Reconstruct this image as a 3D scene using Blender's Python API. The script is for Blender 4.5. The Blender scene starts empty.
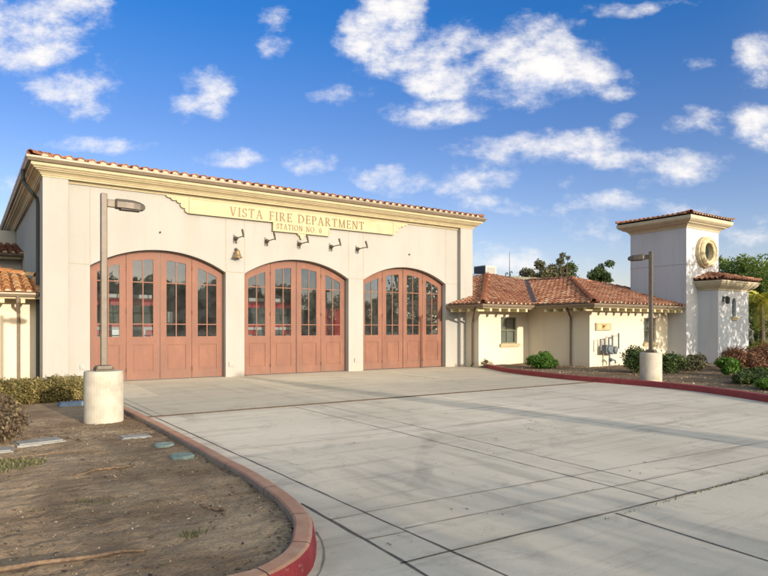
import bpy, bmesh, math, random
import numpy as np
from mathutils import Vector, Matrix, noise as mnoise

R = math.radians
SC = bpy.context.scene
COL = SC.collection
rnd = random.Random(7)

# ------------------------------------------------------------------ camera
YAW = R(34.514)
cam_d = bpy.data.cameras.new('camera')
cam = bpy.data.objects.new('camera', cam_d)
COL.objects.link(cam)
cam.location = (0, 0, 1.65)
cam.rotation_euler = (R(90), 0, -YAW)
cam_d.sensor_width = 36
cam_d.lens = 36 * 612 / 768
cam_d.shift_y = 40.5 / 768
cam_d.clip_end = 3000
cam_d.clip_start = 0.05
SC.camera = cam

# ------------------------------------------------------------------ light
SUN_TO = Vector((0.095, -1.0, 0.180)).normalized()      # direction towards the sun
SUN_EL = math.asin(SUN_TO.z)
SUN_AZ = math.atan2(SUN_TO.x, SUN_TO.y)
sun_d = bpy.data.lights.new('sun', 'SUN')
sun_d.energy = 5.0
sun_d.angle = R(0.5)
sun_d.color = (1.0, 0.885, 0.75)
sun = bpy.data.objects.new('sun', sun_d)
COL.objects.link(sun)
sun.location = (0, -30, 30)
sun.rotation_euler = (-SUN_TO).to_track_quat('-Z', 'Y').to_euler()
SKY_STRENGTH = 0.15
SC.view_settings.view_transform = 'Standard'
SC.view_settings.look = 'None'
SC.view_settings.exposure = 0.08
SC.view_settings.gamma = 1.0
SC.view_settings.use_curve_mapping = False
SC.render.engine = 'CYCLES'
SC.cycles.max_bounces = 8
SC.cycles.transparent_max_bounces = 12
SC.cycles.use_denoising = True


# ------------------------------------------------------------------ node helpers
class NT:
    def __init__(s, tree):
        s.t = tree; s.n = tree.nodes; s.l = tree.links
    def new(s, typ, **kw):
        nd = s.n.new(typ)
        for k, v in kw.items(): setattr(nd, k, v)
        return nd
    def put(s, sock, v):
        if isinstance(v, bpy.types.NodeSocket): s.l.new(v, sock)
        elif v is not None: sock.default_value = v
    def math(s, op, a, b=None, c=None, clamp=False):
        nd = s.new('ShaderNodeMath', operation=op); nd.use_clamp = clamp
        for i, v in enumerate((a, b, c)):
            if v is not None: s.put(nd.inputs[i], v)
        return nd.outputs[0]
    def vmath(s, op, a, b=None, out=0):
        nd = s.new('ShaderNodeVectorMath', operation=op)
        s.put(nd.inputs[0], a)
        if b is not None: s.put(nd.inputs[1], b)
        return nd.outputs[out]
    def mix(s, f, a, b, blend='MIX'):
        nd = s.new('ShaderNodeMix', data_type='RGBA', blend_type=blend)
        s.put(nd.inputs[0], f); s.put(nd.inputs[6], a); s.put(nd.inputs[7], b)
        return nd.outputs[2]
    def ramp(s, f, stops, interp='LINEAR'):
        nd = s.new('ShaderNodeValToRGB'); s.put(nd.inputs[0], f)
        cr = nd.color_ramp; cr.interpolation = interp
        while len(cr.elements) < len(stops): cr.elements.new(0.5)
        for e, (p, c) in zip(cr.elements, stops):
            e.position = p
            e.color = (*c, 1) if len(c) == 3 else c
        return nd.outputs[0]
    def smooth(s, f, lo, hi, a=0.0, b=1.0):
        nd = s.new('ShaderNodeMapRange', interpolation_type='SMOOTHSTEP')
        s.put(nd.inputs[0], f); nd.inputs[1].default_value = lo; nd.inputs[2].default_value = hi
        nd.inputs[3].default_value = a; nd.inputs[4].default_value = b
        return nd.outputs[0]
    def noise(s, vec, scale, detail=4, rough=0.55, dist=0.0):
        nd = s.new('ShaderNodeTexNoise')
        s.put(nd.inputs['Vector'], vec)
        nd.inputs['Scale'].default_value = scale
        nd.inputs['Detail'].default_value = detail
        nd.inputs['Roughness'].default_value = rough
        nd.inputs['Distortion'].default_value = dist
        return nd.outputs[0]
    def scale(s, vec, sx, sy, sz):
        return s.vmath('MULTIPLY', vec, (sx, sy, sz))


# ------------------------------------------------------------------ world: Nishita sky with clouds at infinity
wd = bpy.data.worlds.new('World'); SC.world = wd; wd.use_nodes = True
wt = wd.node_tree; wt.nodes.clear(); w = NT(wt)
sky = w.new('ShaderNodeTexSky', sky_type='NISHITA')
sky.sun_disc = False
sky.sun_elevation = SUN_EL
sky.sun_rotation = SUN_AZ
sky.altitude = 100; sky.air_density = 1.0; sky.dust_density = 0.6; sky.ozone_density = 2.0
tc = w.new('ShaderNodeTexCoord')
D = tc.outputs['Generated']
Fv = (math.sin(YAW), math.cos(YAW), 0.0); Rv = (math.cos(YAW), -math.sin(YAW), 0.0)
sep = w.new('ShaderNodeSeparateXYZ'); w.put(sep.inputs[0], D)
dz = sep.outputs[2]
df = w.vmath('DOT_PRODUCT', D, Fv, 1); dr = w.vmath('DOT_PRODUCT', D, Rv, 1)
dfc = w.math('MAXIMUM', df, 0.05)
# cloud positions over the station, as bearings on a compass plane (east-ish, height)
CLOUDS = [  # px, py, rx, ry, weight  in hundredths of the picture at 612 px focal length
    (384, 30, 40, 42, 1.05), (352, 92, 28, 13, .8), (470, 58, 66, 30, 1.1), (540, 66, 62, 30, 1.15), (455, 66, 60, 30, 1.15), (500, 44, 50, 26, 1.0), (590, 84, 36, 20, .95), (440, 114, 56, 13, 1.0),
    (500, 20, 50, 10, .62), (40, 18, 66, 30, 1.1), (30, 45, 52, 20, 1.0), (76, 92, 40, 21, .95), (205, 93, 28, 22, .9), (280, 32, 16, 20, .8), (232, 158, 28, 10, .85),
    (115, 143, 62, 8, .75), (308, 160, 20, 12, .85), (440, 180, 84, 14, .72), (520, 180, 60, 12, .72), (545, 148, 74, 15, .82), (605, 158, 40, 10, .68), (550, 206, 100, 11, .55),
    (396, 182, 34, 9, .5), (690, 128, 25, 14, .9), (684, 170, 52, 17, .92), (762, 60, 24, 22, .9), (758, 122, 28, 18, .95), (620, 124, 15, 7, .6),
    (690, 62, 34, 8, .5), (740, 215, 60, 7, .35), (480, 262, 120, 14, .5), (700, 240, 100, 10, .35), (330, 224, 60, 8, .3), (640, 5, 50, 6, .5), (10, 192, 26, 12, .6), (610, 232, 80, 10, .3)]
g = bpy.data.node_groups.new('cloud_density', 'ShaderNodeTree')
g.interface.new_socket('P', in_out='INPUT', socket_type='NodeSocketVector')
g.interface.new_socket('Density', in_out='OUTPUT', socket_type='NodeSocketFloat')
gg = NT(g)
gi = gg.new('NodeGroupInput'); go = gg.new('NodeGroupOutput')
P = gi.outputs[0]
nw = gg.new('ShaderNodeTexNoise'); gg.put(nw.inputs['Vector'], P); nw.inputs['Scale'].default_value = 7; nw.inputs['Detail'].default_value = 4
wv = gg.vmath('SUBTRACT', nw.outputs[1], (0.5, 0.5, 0.5))
P2 = gg.vmath('ADD', P, gg.vmath('MULTIPLY', wv, (0.085, 0.05, 0.0)))
acc = None
for (px, py, rx, ry, wt_) in CLOUDS:
    c = ((px - 384) / 612, (328.5 - py) / 612, 0.0)
    q = gg.vmath('MULTIPLY', gg.vmath('SUBTRACT', P2, c), (612 / rx, 612 / ry, 0.0))
    r2 = gg.vmath('DOT_PRODUCT', q, q, 1)
    v = gg.math('MULTIPLY', gg.math('SUBTRACT', 1.0, gg.math('MULTIPLY', r2, 0.55)), wt_)
    acc = v if acc is None else gg.math('SMOOTH_MAX', acc, v, 0.15)
nz = gg.noise(gg.scale(P, 1, 1.55, 1), 9.5, 12, 0.64)
nb = gg.noise(gg.scale(P, 1, 1.5, 1), 5, 3, 0.5)
acc = gg.math('MAXIMUM', acc, -1.2)
dd = gg.math('ADD', acc, gg.math('MULTIPLY', gg.math('SUBTRACT', nz, 0.515), 4.2))
dd = gg.math('ADD', dd, gg.math('MULTIPLY', gg.math('SUBTRACT', nb, 0.5), 1.0))
gg.put(go.inputs[0], dd)
comb = w.new('ShaderNodeCombineXYZ')
w.put(comb.inputs[0], w.math('DIVIDE', dr, dfc)); w.put(comb.inputs[1], w.math('DIVIDE', dz, dfc))
def dens(vec):
    nd = w.new('ShaderNodeGroup'); nd.node_tree = g; w.put(nd.inputs[0], vec); return nd.outputs[0]
PV = comb.outputs[0]
d0 = dens(PV)
d1 = dens(w.vmath('ADD', PV, (0.010, 0.026, 0)))
front = w.smooth(df, 0.1, 0.35)
alpha = w.math('MULTIPLY', w.smooth(d0, 0.0, 1.5), front)
# the rest of the sky: loose clouds too
nback = w.noise(w.scale(D, 1, 1, 2.6), 3.2, 6, 0.6)
aback = w.math('MULTIPLY', w.math('MULTIPLY', w.smooth(nback, 0.56, 0.68), w.math('SUBTRACT', 1.0, front)), w.smooth(dz, 0.02, 0.25))
shade = w.smooth(w.math('SUBTRACT', d1, d0), -0.35, 0.75)
thick = w.smooth(d0, 0.5, 1.6)
lit = w.math('ADD', w.math('MULTIPLY', shade, -0.75), w.math('MULTIPLY', thick, 0.10))
lit = w.math('ADD', lit, 1.05)
cloudcol = w.mix(w.math('ADD', lit, 0.0, clamp=True), (3.4, 4.0, 5.5, 1), (6.5, 6.3, 6.2, 1))
CLOUD_GAIN = 1.0
# sky colour: the Nishita sky, tinted to the clear blue of the day
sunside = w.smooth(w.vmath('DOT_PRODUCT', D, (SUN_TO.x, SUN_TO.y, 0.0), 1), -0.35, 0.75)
tint = w.ramp(w.math('MULTIPLY', dz, 1.0, clamp=True), [(0.0, (0.76, 0.59, 0.66)), (0.10, (0.66, 0.57, 0.67)), (0.30, (0.34, 0.42, 0.64)), (0.45, (0.115, 0.375, 0.70)), (0.8, (0.12, 0.36, 0.70))])
tint = w.mix(1.0, tint, (2, 2, 2, 1), 'MULTIPLY')
SUNSIDE_FILL_GAIN = 9.0
sunside_fill = w.mix(w.smooth(dz, 0.10, 0.34), (1.25, 1.40, 1.9, 1), (SUNSIDE_FILL_GAIN, SUNSIDE_FILL_GAIN * 0.72, SUNSIDE_FILL_GAIN * 0.45, 1))
tint = w.mix(sunside, tint, sunside_fill)   # sky behind the view boosted and warmed as added fill light
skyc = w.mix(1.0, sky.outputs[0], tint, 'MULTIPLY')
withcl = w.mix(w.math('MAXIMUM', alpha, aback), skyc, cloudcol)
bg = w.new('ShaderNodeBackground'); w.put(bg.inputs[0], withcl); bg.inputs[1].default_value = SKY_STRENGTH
wo = w.new('ShaderNodeOutputWorld'); w.l.new(bg.outputs[0], wo.inputs[0])
wd.cycles.sampling_method = 'MANUAL'; wd.cycles.sample_map_resolution = 512


# ------------------------------------------------------------------ materials
def newmat(name):
    m = bpy.data.materials.new(name); m.use_nodes = True
    m.node_tree.nodes.clear(); t = NT(m.node_tree)
    b = t.new('ShaderNodeBsdfPrincipled'); o = t.new('ShaderNodeOutputMaterial')
    t.l.new(b.outputs[0], o.inputs[0])
    geo = t.new('ShaderNodeNewGeometry')
    return m, t, b, geo.outputs['Position']
def bump(t, b, h, strength, dist=0.02):
    nd = t.new('ShaderNodeBump'); nd.inputs['Strength'].default_value = strength; nd.inputs['Distance'].default_value = dist
    t.put(nd.inputs['Height'], h); t.l.new(nd.outputs[0], b.inputs['Normal'])
def c4(c): return (*c, 1)

def mat_plain(name, col, rough=0.6, var=0.12, scale=6.0, metal=0.0, bmp=0.0, bscale=120, spec=0.4, dirt=None):
    m, t, b, P = newmat(name)
    n1 = t.noise(P, scale, 5, 0.6)
    lo = tuple(x * (1 - var) for x in col); hi = tuple(min(1, x * (1 + var)) for x in col)
    cc = t.ramp(n1, [(0.3, lo), (0.7, hi)])
    if dirt:
        cc = t.mix(t.math('MULTIPLY', t.smooth(t.noise(P, scale * 0.35, 6, 0.7), 0.5, 0.75), dirt[1]), cc, c4(dirt[0]))
    t.put(b.inputs['Base Color'], cc)
    b.inputs['Roughness'].default_value = rough; b.inputs['Metallic'].default_value = metal
    b.inputs['Specular IOR Level'].default_value = spec
    if bmp: bump(t, b, t.noise(P, bscale, 3, 0.6), bmp, 0.01)
    return m

def mat_stucco(name, col, streak=0.10):
    m, t, b, P = newmat(name)
    big = t.noise(t.scale(P, 1, 1, 0.35), 0.9, 5, 0.6)
    cc = t.mix(t.smooth(big, 0.35, 0.7), c4(col), c4(tuple(x * k for x, k in zip(col, (0.93, 0.92, 0.90)))))
    st = t.noise(t.scale(P, 5, 5, 0.25), 1.3, 4, 0.6)
    cc = t.mix(t.math('MULTIPLY', t.smooth(st, 0.52, 0.78), streak * 2.3), cc, c4(tuple(x * k for x, k in zip(col, (0.72, 0.70, 0.68)))))
    sp = t.new('ShaderNodeSeparateXYZ'); t.put(sp.inputs[0], P)
    low = t.math('MULTIPLY', t.smooth(sp.outputs[2], 0.45, 0.02), t.smooth(t.noise(P, 3.5, 5, 0.7), 0.35, 0.7))
    cc = t.mix(t.math('MULTIPLY', low, 0.45), cc, (0.42, 0.34, 0.25, 1))
    fine = t.noise(P, 42, 4, 0.7)
    cc = t.mix(t.math('MULTIPLY', t.smooth(fine, 0.45, 0.75), 0.18), cc, c4(tuple(x * 0.6 for x in col)))
    t.put(b.inputs['Base Color'], cc); b.inputs['Roughness'].default_value = 0.9
    b.inputs['Specular IOR Level'].default_value = 0.15
    h = t.math('ADD', t.noise(P, 85, 4, 0.7), t.math('MULTIPLY', t.noise(P, 9, 3, 0.5), 0.8))
    bump(t, b, h, 0.5, 0.007)
    return m

def tone_mat(name, stops, rough=0.7, var=0.25, vscale=14, spec=0.25, bmp=0.0, trans=0.0, mortar=False):
    m, t, b, P = newmat(name)
    at = t.new('ShaderNodeAttribute'); at.attribute_name = 'tone'
    cc = t.ramp(at.outputs['Fac'], stops)
    if mortar: cc = t.mix(t.math('GREATER_THAN', at.outputs['Fac'], 1.5), cc, (0.60, 0.50, 0.35, 1))
    n = t.noise(P, vscale, 4, 0.65)
    cc = t.mix(t.math('MULTIPLY', t.smooth(n, 0.35, 0.75), var), cc, (0.02, 0.015, 0.012, 1))
    t.put(b.inputs['Base Color'], cc); b.inputs['Roughness'].default_value = rough
    b.inputs['Specular IOR Level'].default_value = spec
    if bmp: bump(t, b, t.noise(P, 60, 3, 0.6), bmp, 0.01)
    if trans:
        tr = t.new('ShaderNodeBsdfTranslucent'); t.put(tr.inputs[0], cc)
        mx = t.new('ShaderNodeMixShader'); mx.inputs[0].default_value = trans
        out = [n_ for n_ in t.n if n_.type == 'OUTPUT_MATERIAL'][0]
        t.l.new(b.outputs[0], mx.inputs[1]); t.l.new(tr.outputs[0], mx.inputs[2]); t.l.new(mx.outputs[0], out.inputs[0])
    return m

def leaf_mat(name, a, b_, c, trans=0.3):
    return tone_mat(name, [(0.0, a), (0.45, b_), (0.85, c), (1.0, tuple(min(1, x * 1.35) for x in c))], 0.55, 0.12, 9, 0.3, 0, trans)

M = {}
M['stucco'] = mat_stucco('warm_white_stucco', (0.355, 0.338, 0.305))
M['stucco_cream'] = mat_stucco('cream_stucco', (0.655, 0.57, 0.435), 0.06)
M['stucco_tower'] = mat_stucco('white_stucco', (0.485, 0.475, 0.485), 0.14)
M['interior'] = mat_plain('interior_grey', (0.5, 0.48, 0.45), 0.8)
M['yellow'] = mat_plain('yellow_trim', (0.425, 0.352, 0.21), 0.6, 0.10, 3.0, 0, 0.12, 90, 0.3, ((0.42, 0.29, 0.12), 0.35))
M['cream_trim'] = mat_plain('cream_trim', (0.46, 0.39, 0.265), 0.65, 0.10, 3.0, 0, 0.12, 90, 0.3, ((0.40, 0.32, 0.2), 0.3))
M['stone'] = mat_plain('oculus_stone', (0.52, 0.42, 0.25), 0.85, 0.3, 9, 0, 0.4, 40, 0.2, ((0.25, 0.19, 0.1), 0.6))
M['gutter'] = mat_plain('gutter_bronze', (0.20, 0.155, 0.105), 0.45, 0.12, 5, 0.2)
M['dark_metal'] = mat_plain('dark_bronze', (0.055, 0.045, 0.04), 0.45, 0.2, 12, 0.5)
M['letter'] = mat_plain('letter_bronze', (0.16, 0.10, 0.045), 0.5, 0.15, 12, 0.3)
M['lamp'] = mat_plain('lamp_bronze', (0.115, 0.093, 0.07), 0.5, 0.15, 8, 0.3, 0.05)
M['sign_metal'] = mat_plain('sign_light_bronze', (0.10, 0.075, 0.05), 0.45, 0.2, 12, 0.4)
M['brass'] = mat_plain('brass', (0.36, 0.24, 0.12), 0.4, 0.3, 12, 0.7)
M['black'] = mat_plain('black_gap', (0.01, 0.009, 0.009), 0.7)
M['grey_paint'] = mat_plain('grey_paint', (0.25, 0.26, 0.27), 0.5, 0.1)
M['grey_dark'] = mat_plain('dark_grey_paint', (0.05, 0.055, 0.065), 0.5, 0.1)
M['meter'] = mat_plain('meter_grey', (0.11, 0.125, 0.14), 0.5, 0.2)
M['white'] = mat_plain('white_paint', (0.78, 0.77, 0.74), 0.5, 0.05)
M['red_paint'] = mat_plain('engine_red', (0.55, 0.012, 0.02), 0.3, 0.08, 4, 0, 0, 100, 0.5)
M['chrome'] = mat_plain('chrome', (0.6, 0.6, 0.6), 0.2, 0.05, 4, 1.0)
M['tyre'] = mat_plain('tyre_rubber', (0.02, 0.02, 0.02), 0.8)
M['dark_glass'] = mat_plain('dark_glass', (0.02, 0.035, 0.04), 0.06, 0.1, 3, 0, 0, 100, 0.6)
M['bark'] = mat_plain('bark', (0.13, 0.095, 0.065), 0.9, 0.35, 9, 0, 0.6, 30, 0.1)
M['twig'] = mat_plain('dry_twig', (0.16, 0.105, 0.065), 0.9, 0.4, 30)
M['lid'] = mat_plain('box_lid_concrete', (0.25, 0.24, 0.22), 0.8, 0.15, 12, 0, 0.2)
M['blue_lid'] = mat_plain('blue_plastic', (0.12, 0.17, 0.24), 0.6, 0.15, 12)
M['teal_lid'] = mat_plain('green_plastic', (0.17, 0.225, 0.20), 0.6, 0.3, 20, 0, 0.2)
M['asphalt'] = mat_plain('asphalt', (0.05, 0.05, 0.05), 0.9, 0.2, 8, 0, 0.4)
M['joint'] = mat_plain('joint_filler', (0.10, 0.083, 0.068), 0.9, 0.4, 20)
M['pebble'] = tone_mat('pebbles_and_chips', [(0, (0.10, 0.07, 0.045)), (0.5, (0.28, 0.21, 0.14)), (0.93, (0.34, 0.27, 0.19)), (1, (0.45, 0.40, 0.33))], 0.9, 0.2)
M['statue'] = mat_plain('weathered_bronze', (0.30, 0.27, 0.2), 0.55, 0.5, 9, 0.3)
M['mortar'] = mat_plain('tile_mortar', (0.68, 0.58, 0.42), 0.9, 0.12, 20, 0, 0.3)
M['tile'] = tone_mat('terracotta_tiles', [(0.0, (0.15, 0.055, 0.032)), (0.2, (0.27, 0.105, 0.058)), (0.55, (0.39, 0.172, 0.098)), (0.85, (0.46, 0.25, 0.15)), (1.0, (0.50, 0.35, 0.24))], 0.8, 0.55, 10, 0.2, 0.25, mortar=True)
M['tile_pale'] = tone_mat('ochre_terracotta_tiles', [(0.0, (0.25, 0.10, 0.045)), (0.3, (0.42, 0.19, 0.07)), (0.6, (0.52, 0.27, 0.11)), (1.0, (0.58, 0.40, 0.22))], 0.8, 0.3, 10, 0.2, 0.25, mortar=True)
M['lf_hedge'] = leaf_mat('hedge_leaves', (0.06, 0.05, 0.022), (0.17, 0.14, 0.045), (0.30, 0.235, 0.085), 0.25)
M['lf_bronze'] = leaf_mat('bronze_leaves', (0.05, 0.035, 0.025), (0.13, 0.085, 0.055), (0.21, 0.165, 0.08), 0.2)
M['lf_fresh'] = leaf_mat('fresh_leaves', (0.02, 0.06, 0.008), (0.065, 0.16, 0.02), (0.15, 0.24, 0.04), 0.35)
M['lf_dark'] = leaf_mat('dark_leaves', (0.015, 0.03, 0.008), (0.045, 0.075, 0.02), (0.11, 0.14, 0.035), 0.25)
M['lf_tree'] = leaf_mat('tree_leaves', (0.014, 0.03, 0.008), (0.05, 0.09, 0.02), (0.13, 0.17, 0.04), 0.35)
M['lf_olive'] = leaf_mat('olive_leaves', (0.04, 0.045, 0.02), (0.11, 0.105, 0.05), (0.20, 0.17, 0.09), 0.25)
M['lf_red'] = leaf_mat('red_brown_leaves', (0.05, 0.025, 0.016), (0.155, 0.07, 0.04), (0.25, 0.13, 0.06), 0.3)
M['lf_street'] = leaf_mat('street_tree_leaves', (0.03, 0.05, 0.012), (0.09, 0.13, 0.03), (0.18, 0.21, 0.06), 0.55)
M['lf_bright'] = leaf_mat('bright_tree_leaves', (0.03, 0.055, 0.01), (0.10, 0.16, 0.025), (0.22, 0.27, 0.05), 0.4)
M['lf_palm'] = leaf_mat('palm_fronds', (0.07, 0.09, 0.01), (0.26, 0.26, 0.03), (0.46, 0.42, 0.06), 0.4)
M['lf_grass'] = leaf_mat('grass_blades', (0.06, 0.065, 0.02), (0.14, 0.14, 0.05), (0.25, 0.22, 0.10), 0.3)

def mat_door():
    m, t, b, P = newmat('salmon_door_paint')
    n = t.noise(t.scale(P, 1, 1, 0.5), 2.1, 7, 0.72)
    cc = t.ramp(n, [(0.28, (0.15, 0.063, 0.041)), (0.52, (0.20, 0.088, 0.055)), (0.74, (0.255, 0.12, 0.078))])
    sc = t.smooth(t.noise(t.scale(P, 9, 9, 1.5), 2.0, 6, 0.75), 0.60, 0.75)
    cc = t.mix(t.math('MULTIPLY', sc, 0.30), cc, (0.42, 0.24, 0.17, 1))
    sp = t.new('ShaderNodeSeparateXYZ'); t.put(sp.inputs[0], P)
    low = t.math('MULTIPLY', t.smooth(sp.outputs[2], 0.55, 0.0), t.smooth(t.noise(t.scale(P, 3, 3, 1.2), 2.0, 6, 0.7), 0.35, 0.65))
    cc = t.mix(t.math('MULTIPLY', low, 0.55), cc, (0.15, 0.105, 0.08, 1))
    run = t.smooth(t.noise(t.scale(P, 14, 14, 0.5), 1.0, 4, 0.6), 0.58, 0.72)
    cc = t.mix(t.math('MULTIPLY', run, 0.22), cc, (0.15, 0.075, 0.05, 1))
    t.put(b.inputs['Base Color'], cc)
    t.put(b.inputs['Roughness'], t.smooth(n, 0.2, 0.8, 0.5, 0.7)); b.inputs['Specular IOR Level'].default_value = 0.3
    bump(t, b, t.noise(t.scale(P, 30, 30, 2), 2.0, 4, 0.6), 0.06, 0.004)
    return m
M['door'] = mat_door()

def mat_glass(name, tint=(0.55, 0.60, 0.60), k=1.0):
    m, t, b, P = newmat(name)
    out = [n_ for n_ in t.n if n_.type == 'OUTPUT_MATERIAL'][0]
    tr = t.new('ShaderNodeBsdfTransparent'); tr.inputs[0].default_value = c4(tint)
    gl = t.new('ShaderNodeBsdfGlossy'); gl.inputs['Roughness'].default_value = 0.012
    bp = t.new('ShaderNodeBump'); bp.inputs['Strength'].default_value = 0.05; bp.inputs['Distance'].default_value = 0.02
    t.put(bp.inputs['Height'], t.noise(P, 2.2, 2, 0.5)); t.l.new(bp.outputs[0], gl.inputs['Normal'])
    fr = t.new('ShaderNodeFresnel'); fr.inputs[0].default_value = 1.52
    f = t.math('MULTIPLY', fr.outputs[0], 2.2 * k, clamp=True)          # two faces of the pane reflect
    mx = t.new('ShaderNodeMixShader'); t.put(mx.inputs[0], f)
    t.l.new(tr.outputs[0], mx.inputs[1]); t.l.new(gl.outputs[0], mx.inputs[2])
    df_ = t.new('ShaderNodeBsdfDiffuse'); df_.inputs[0].default_value = (0.34, 0.38, 0.36, 1)          # grey-green veil painted on the panes in place of brighter reflections
    m2_ = t.new('ShaderNodeMixShader'); t.put(m2_.inputs[0], t.smooth(t.noise(P, 2.6, 7, 0.7, 0.4), 0.3, 0.75, 0.02, 0.10))
    t.l.new(mx.outputs[0], m2_.inputs[1]); t.l.new(df_.outputs[0], m2_.inputs[2]); t.l.new(m2_.outputs[0], out.inputs[0])
    return m
M['glass'] = mat_glass('window_glass')

def mat_concrete():
    m, t, b, P = newmat('drive_concrete')
    rot = t.new('ShaderNodeMapping'); rot.inputs['Rotation'].default_value = (0, 0, R(3.2)); t.put(rot.inputs['Vector'], P)
    Q = rot.outputs[0]
    big = t.noise(P, 0.35, 6, 0.62)
    cc = t.ramp(big, [(0.28, (0.52, 0.45, 0.35)), (0.5, (0.64, 0.56, 0.445)), (0.72, (0.71, 0.62, 0.495))])
    # streaks trailing along the drive, from wheels and runoff
    st = t.noise(t.scale(P, 0.22, 2.6, 1), 1.3, 6, 0.65)
    cc = t.mix(t.math('MULTIPLY', t.smooth(st, 0.50, 0.70), 0.60), cc, (0.33, 0.285, 0.225, 1))
    st2 = t.noise(t.scale(P, 2.2, 0.25, 1), 1.1, 5, 0.6)
    cc = t.mix(t.math('MULTIPLY', t.smooth(st2, 0.53, 0.70), 0.42), cc, (0.31, 0.27, 0.215, 1))
    # apron between the drain and the doors: a little warmer, more worn
    sp = t.new('ShaderNodeSeparateXYZ'); t.put(sp.inputs[0], P)
    ap = t.smooth(sp.outputs[1], 11.8, 11.9)
    cc = t.mix(t.math('MULTIPLY', ap, 0.55), cc, t.ramp(t.noise(t.scale(P, 0.5, 2.4, 1), 1.0, 6, 0.7), [(0.3, (0.40, 0.325, 0.225)), (0.7, (0.64, 0.55, 0.41))]))
    # slab to slab tone
    br = t.new('ShaderNodeTexBrick'); br.inputs['Scale'].default_value = 1.0; br.inputs['Mortar Size'].default_value = 0.0
    br.inputs['Brick Width'].default_value = 3.1; br.inputs['Row Height'].default_value = 3.9; br.offset = 0.0
    br.inputs['Color1'].default_value = (0.80, 0.81, 0.82, 1); br.inputs['Color2'].default_value = (1.06, 1.05, 1.03, 1)
    t.put(br.inputs['Vector'], Q)
    cc = t.mix(0.9, cc, br.outputs[0], 'MULTIPLY')
    spot = t.noise(P, 5.5, 4, 0.7)
    cc = t.mix(t.math('MULTIPLY', t.smooth(spot, 0.62, 0.72), 0.35), cc, (0.23, 0.21, 0.19, 1))
    blot = t.noise(P, 1.7, 5, 0.75, 0.6)
    cc = t.mix(t.math('MULTIPLY', t.smooth(blot, 0.53, 0.68), 0.42), cc, (0.30, 0.26, 0.21, 1))
    vo = t.new('ShaderNodeTexVoronoi', feature='DISTANCE_TO_EDGE'); vo.inputs['Scale'].default_value = 0.42
    wob = t.new('ShaderNodeTexNoise'); t.put(wob.inputs['Vector'], P); wob.inputs['Scale'].default_value = 2.2; wob.inputs['Detail'].default_value = 6
    t.put(vo.inputs['Vector'], t.vmath('ADD', P, t.vmath('MULTIPLY', t.vmath('SUBTRACT', wob.outputs[1], (.5, .5, .5)), (0.9, 0.9, 0))))
    crk = t.math('MULTIPLY', t.smooth(vo.outputs[0], 0.0035, 0.0012), t.smooth(t.noise(P, 0.45, 2, 0.5), 0.5, 0.62))
    cc = t.mix(t.math('MULTIPLY', crk, 0.55), cc, (0.12, 0.10, 0.08, 1))
    for cxr, cyr, rad_ in ((9.6, 2.2, 6.2), (9.9, 2.6, 4.35), (-4.0, 14.0, 10.5), (-4.6, 14.4, 12.6)):      # faint curving tyre marks
        dd_ = t.vmath('LENGTH', t.vmath('SUBTRACT', t.vmath('MULTIPLY', P, (1, 1, 0)), (cxr, cyr, 0)), None, 1)
        tk_ = t.math('MULTIPLY', t.smooth(t.math('ABSOLUTE', t.math('SUBTRACT', dd_, rad_)), 0.13, 0.06), t.smooth(t.noise(P, 0.8, 4, 0.65), 0.45, 0.62))
        cc = t.mix(t.math('MULTIPLY', tk_, 0.22), cc, (0.20, 0.17, 0.14, 1))
    oil = t.math('MULTIPLY', t.smooth(t.noise(P, 1.15, 3, 0.55), 0.66, 0.72), t.smooth(t.noise(P, 7, 4, 0.7), 0.35, 0.6))
    cc = t.mix(t.math('MULTIPLY', oil, 0.4), cc, (0.17, 0.145, 0.12, 1))
    fine = t.noise(P, 60, 4, 0.75)
    cc = t.mix(t.smooth(fine, 0.3, 0.75, 0.0, 0.30), cc, (0.28, 0.245, 0.20, 1))
    gr = t.noise(P, 190, 2, 0.6)
    cc = t.mix(t.smooth(gr, 0.58, 0.70, 0.0, 0.35), cc, (0.66, 0.63, 0.58, 1))
    t.put(b.inputs['Base Color'], cc); b.inputs['Roughness'].default_value = 0.85; b.inputs['Specular IOR Level'].default_value = 0.2
    bump(t, b, t.math('ADD', fine, t.math('MULTIPLY', gr, 0.5)), 0.25, 0.004)
    return m
M['concrete'] = mat_concrete()
M['plinth'] = mat_plain('cast_concrete', (0.43, 0.385, 0.31), 0.85, 0.14, 5, 0, 0.35, 70, 0.2, ((0.26, 0.215, 0.13), 0.5))

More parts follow.
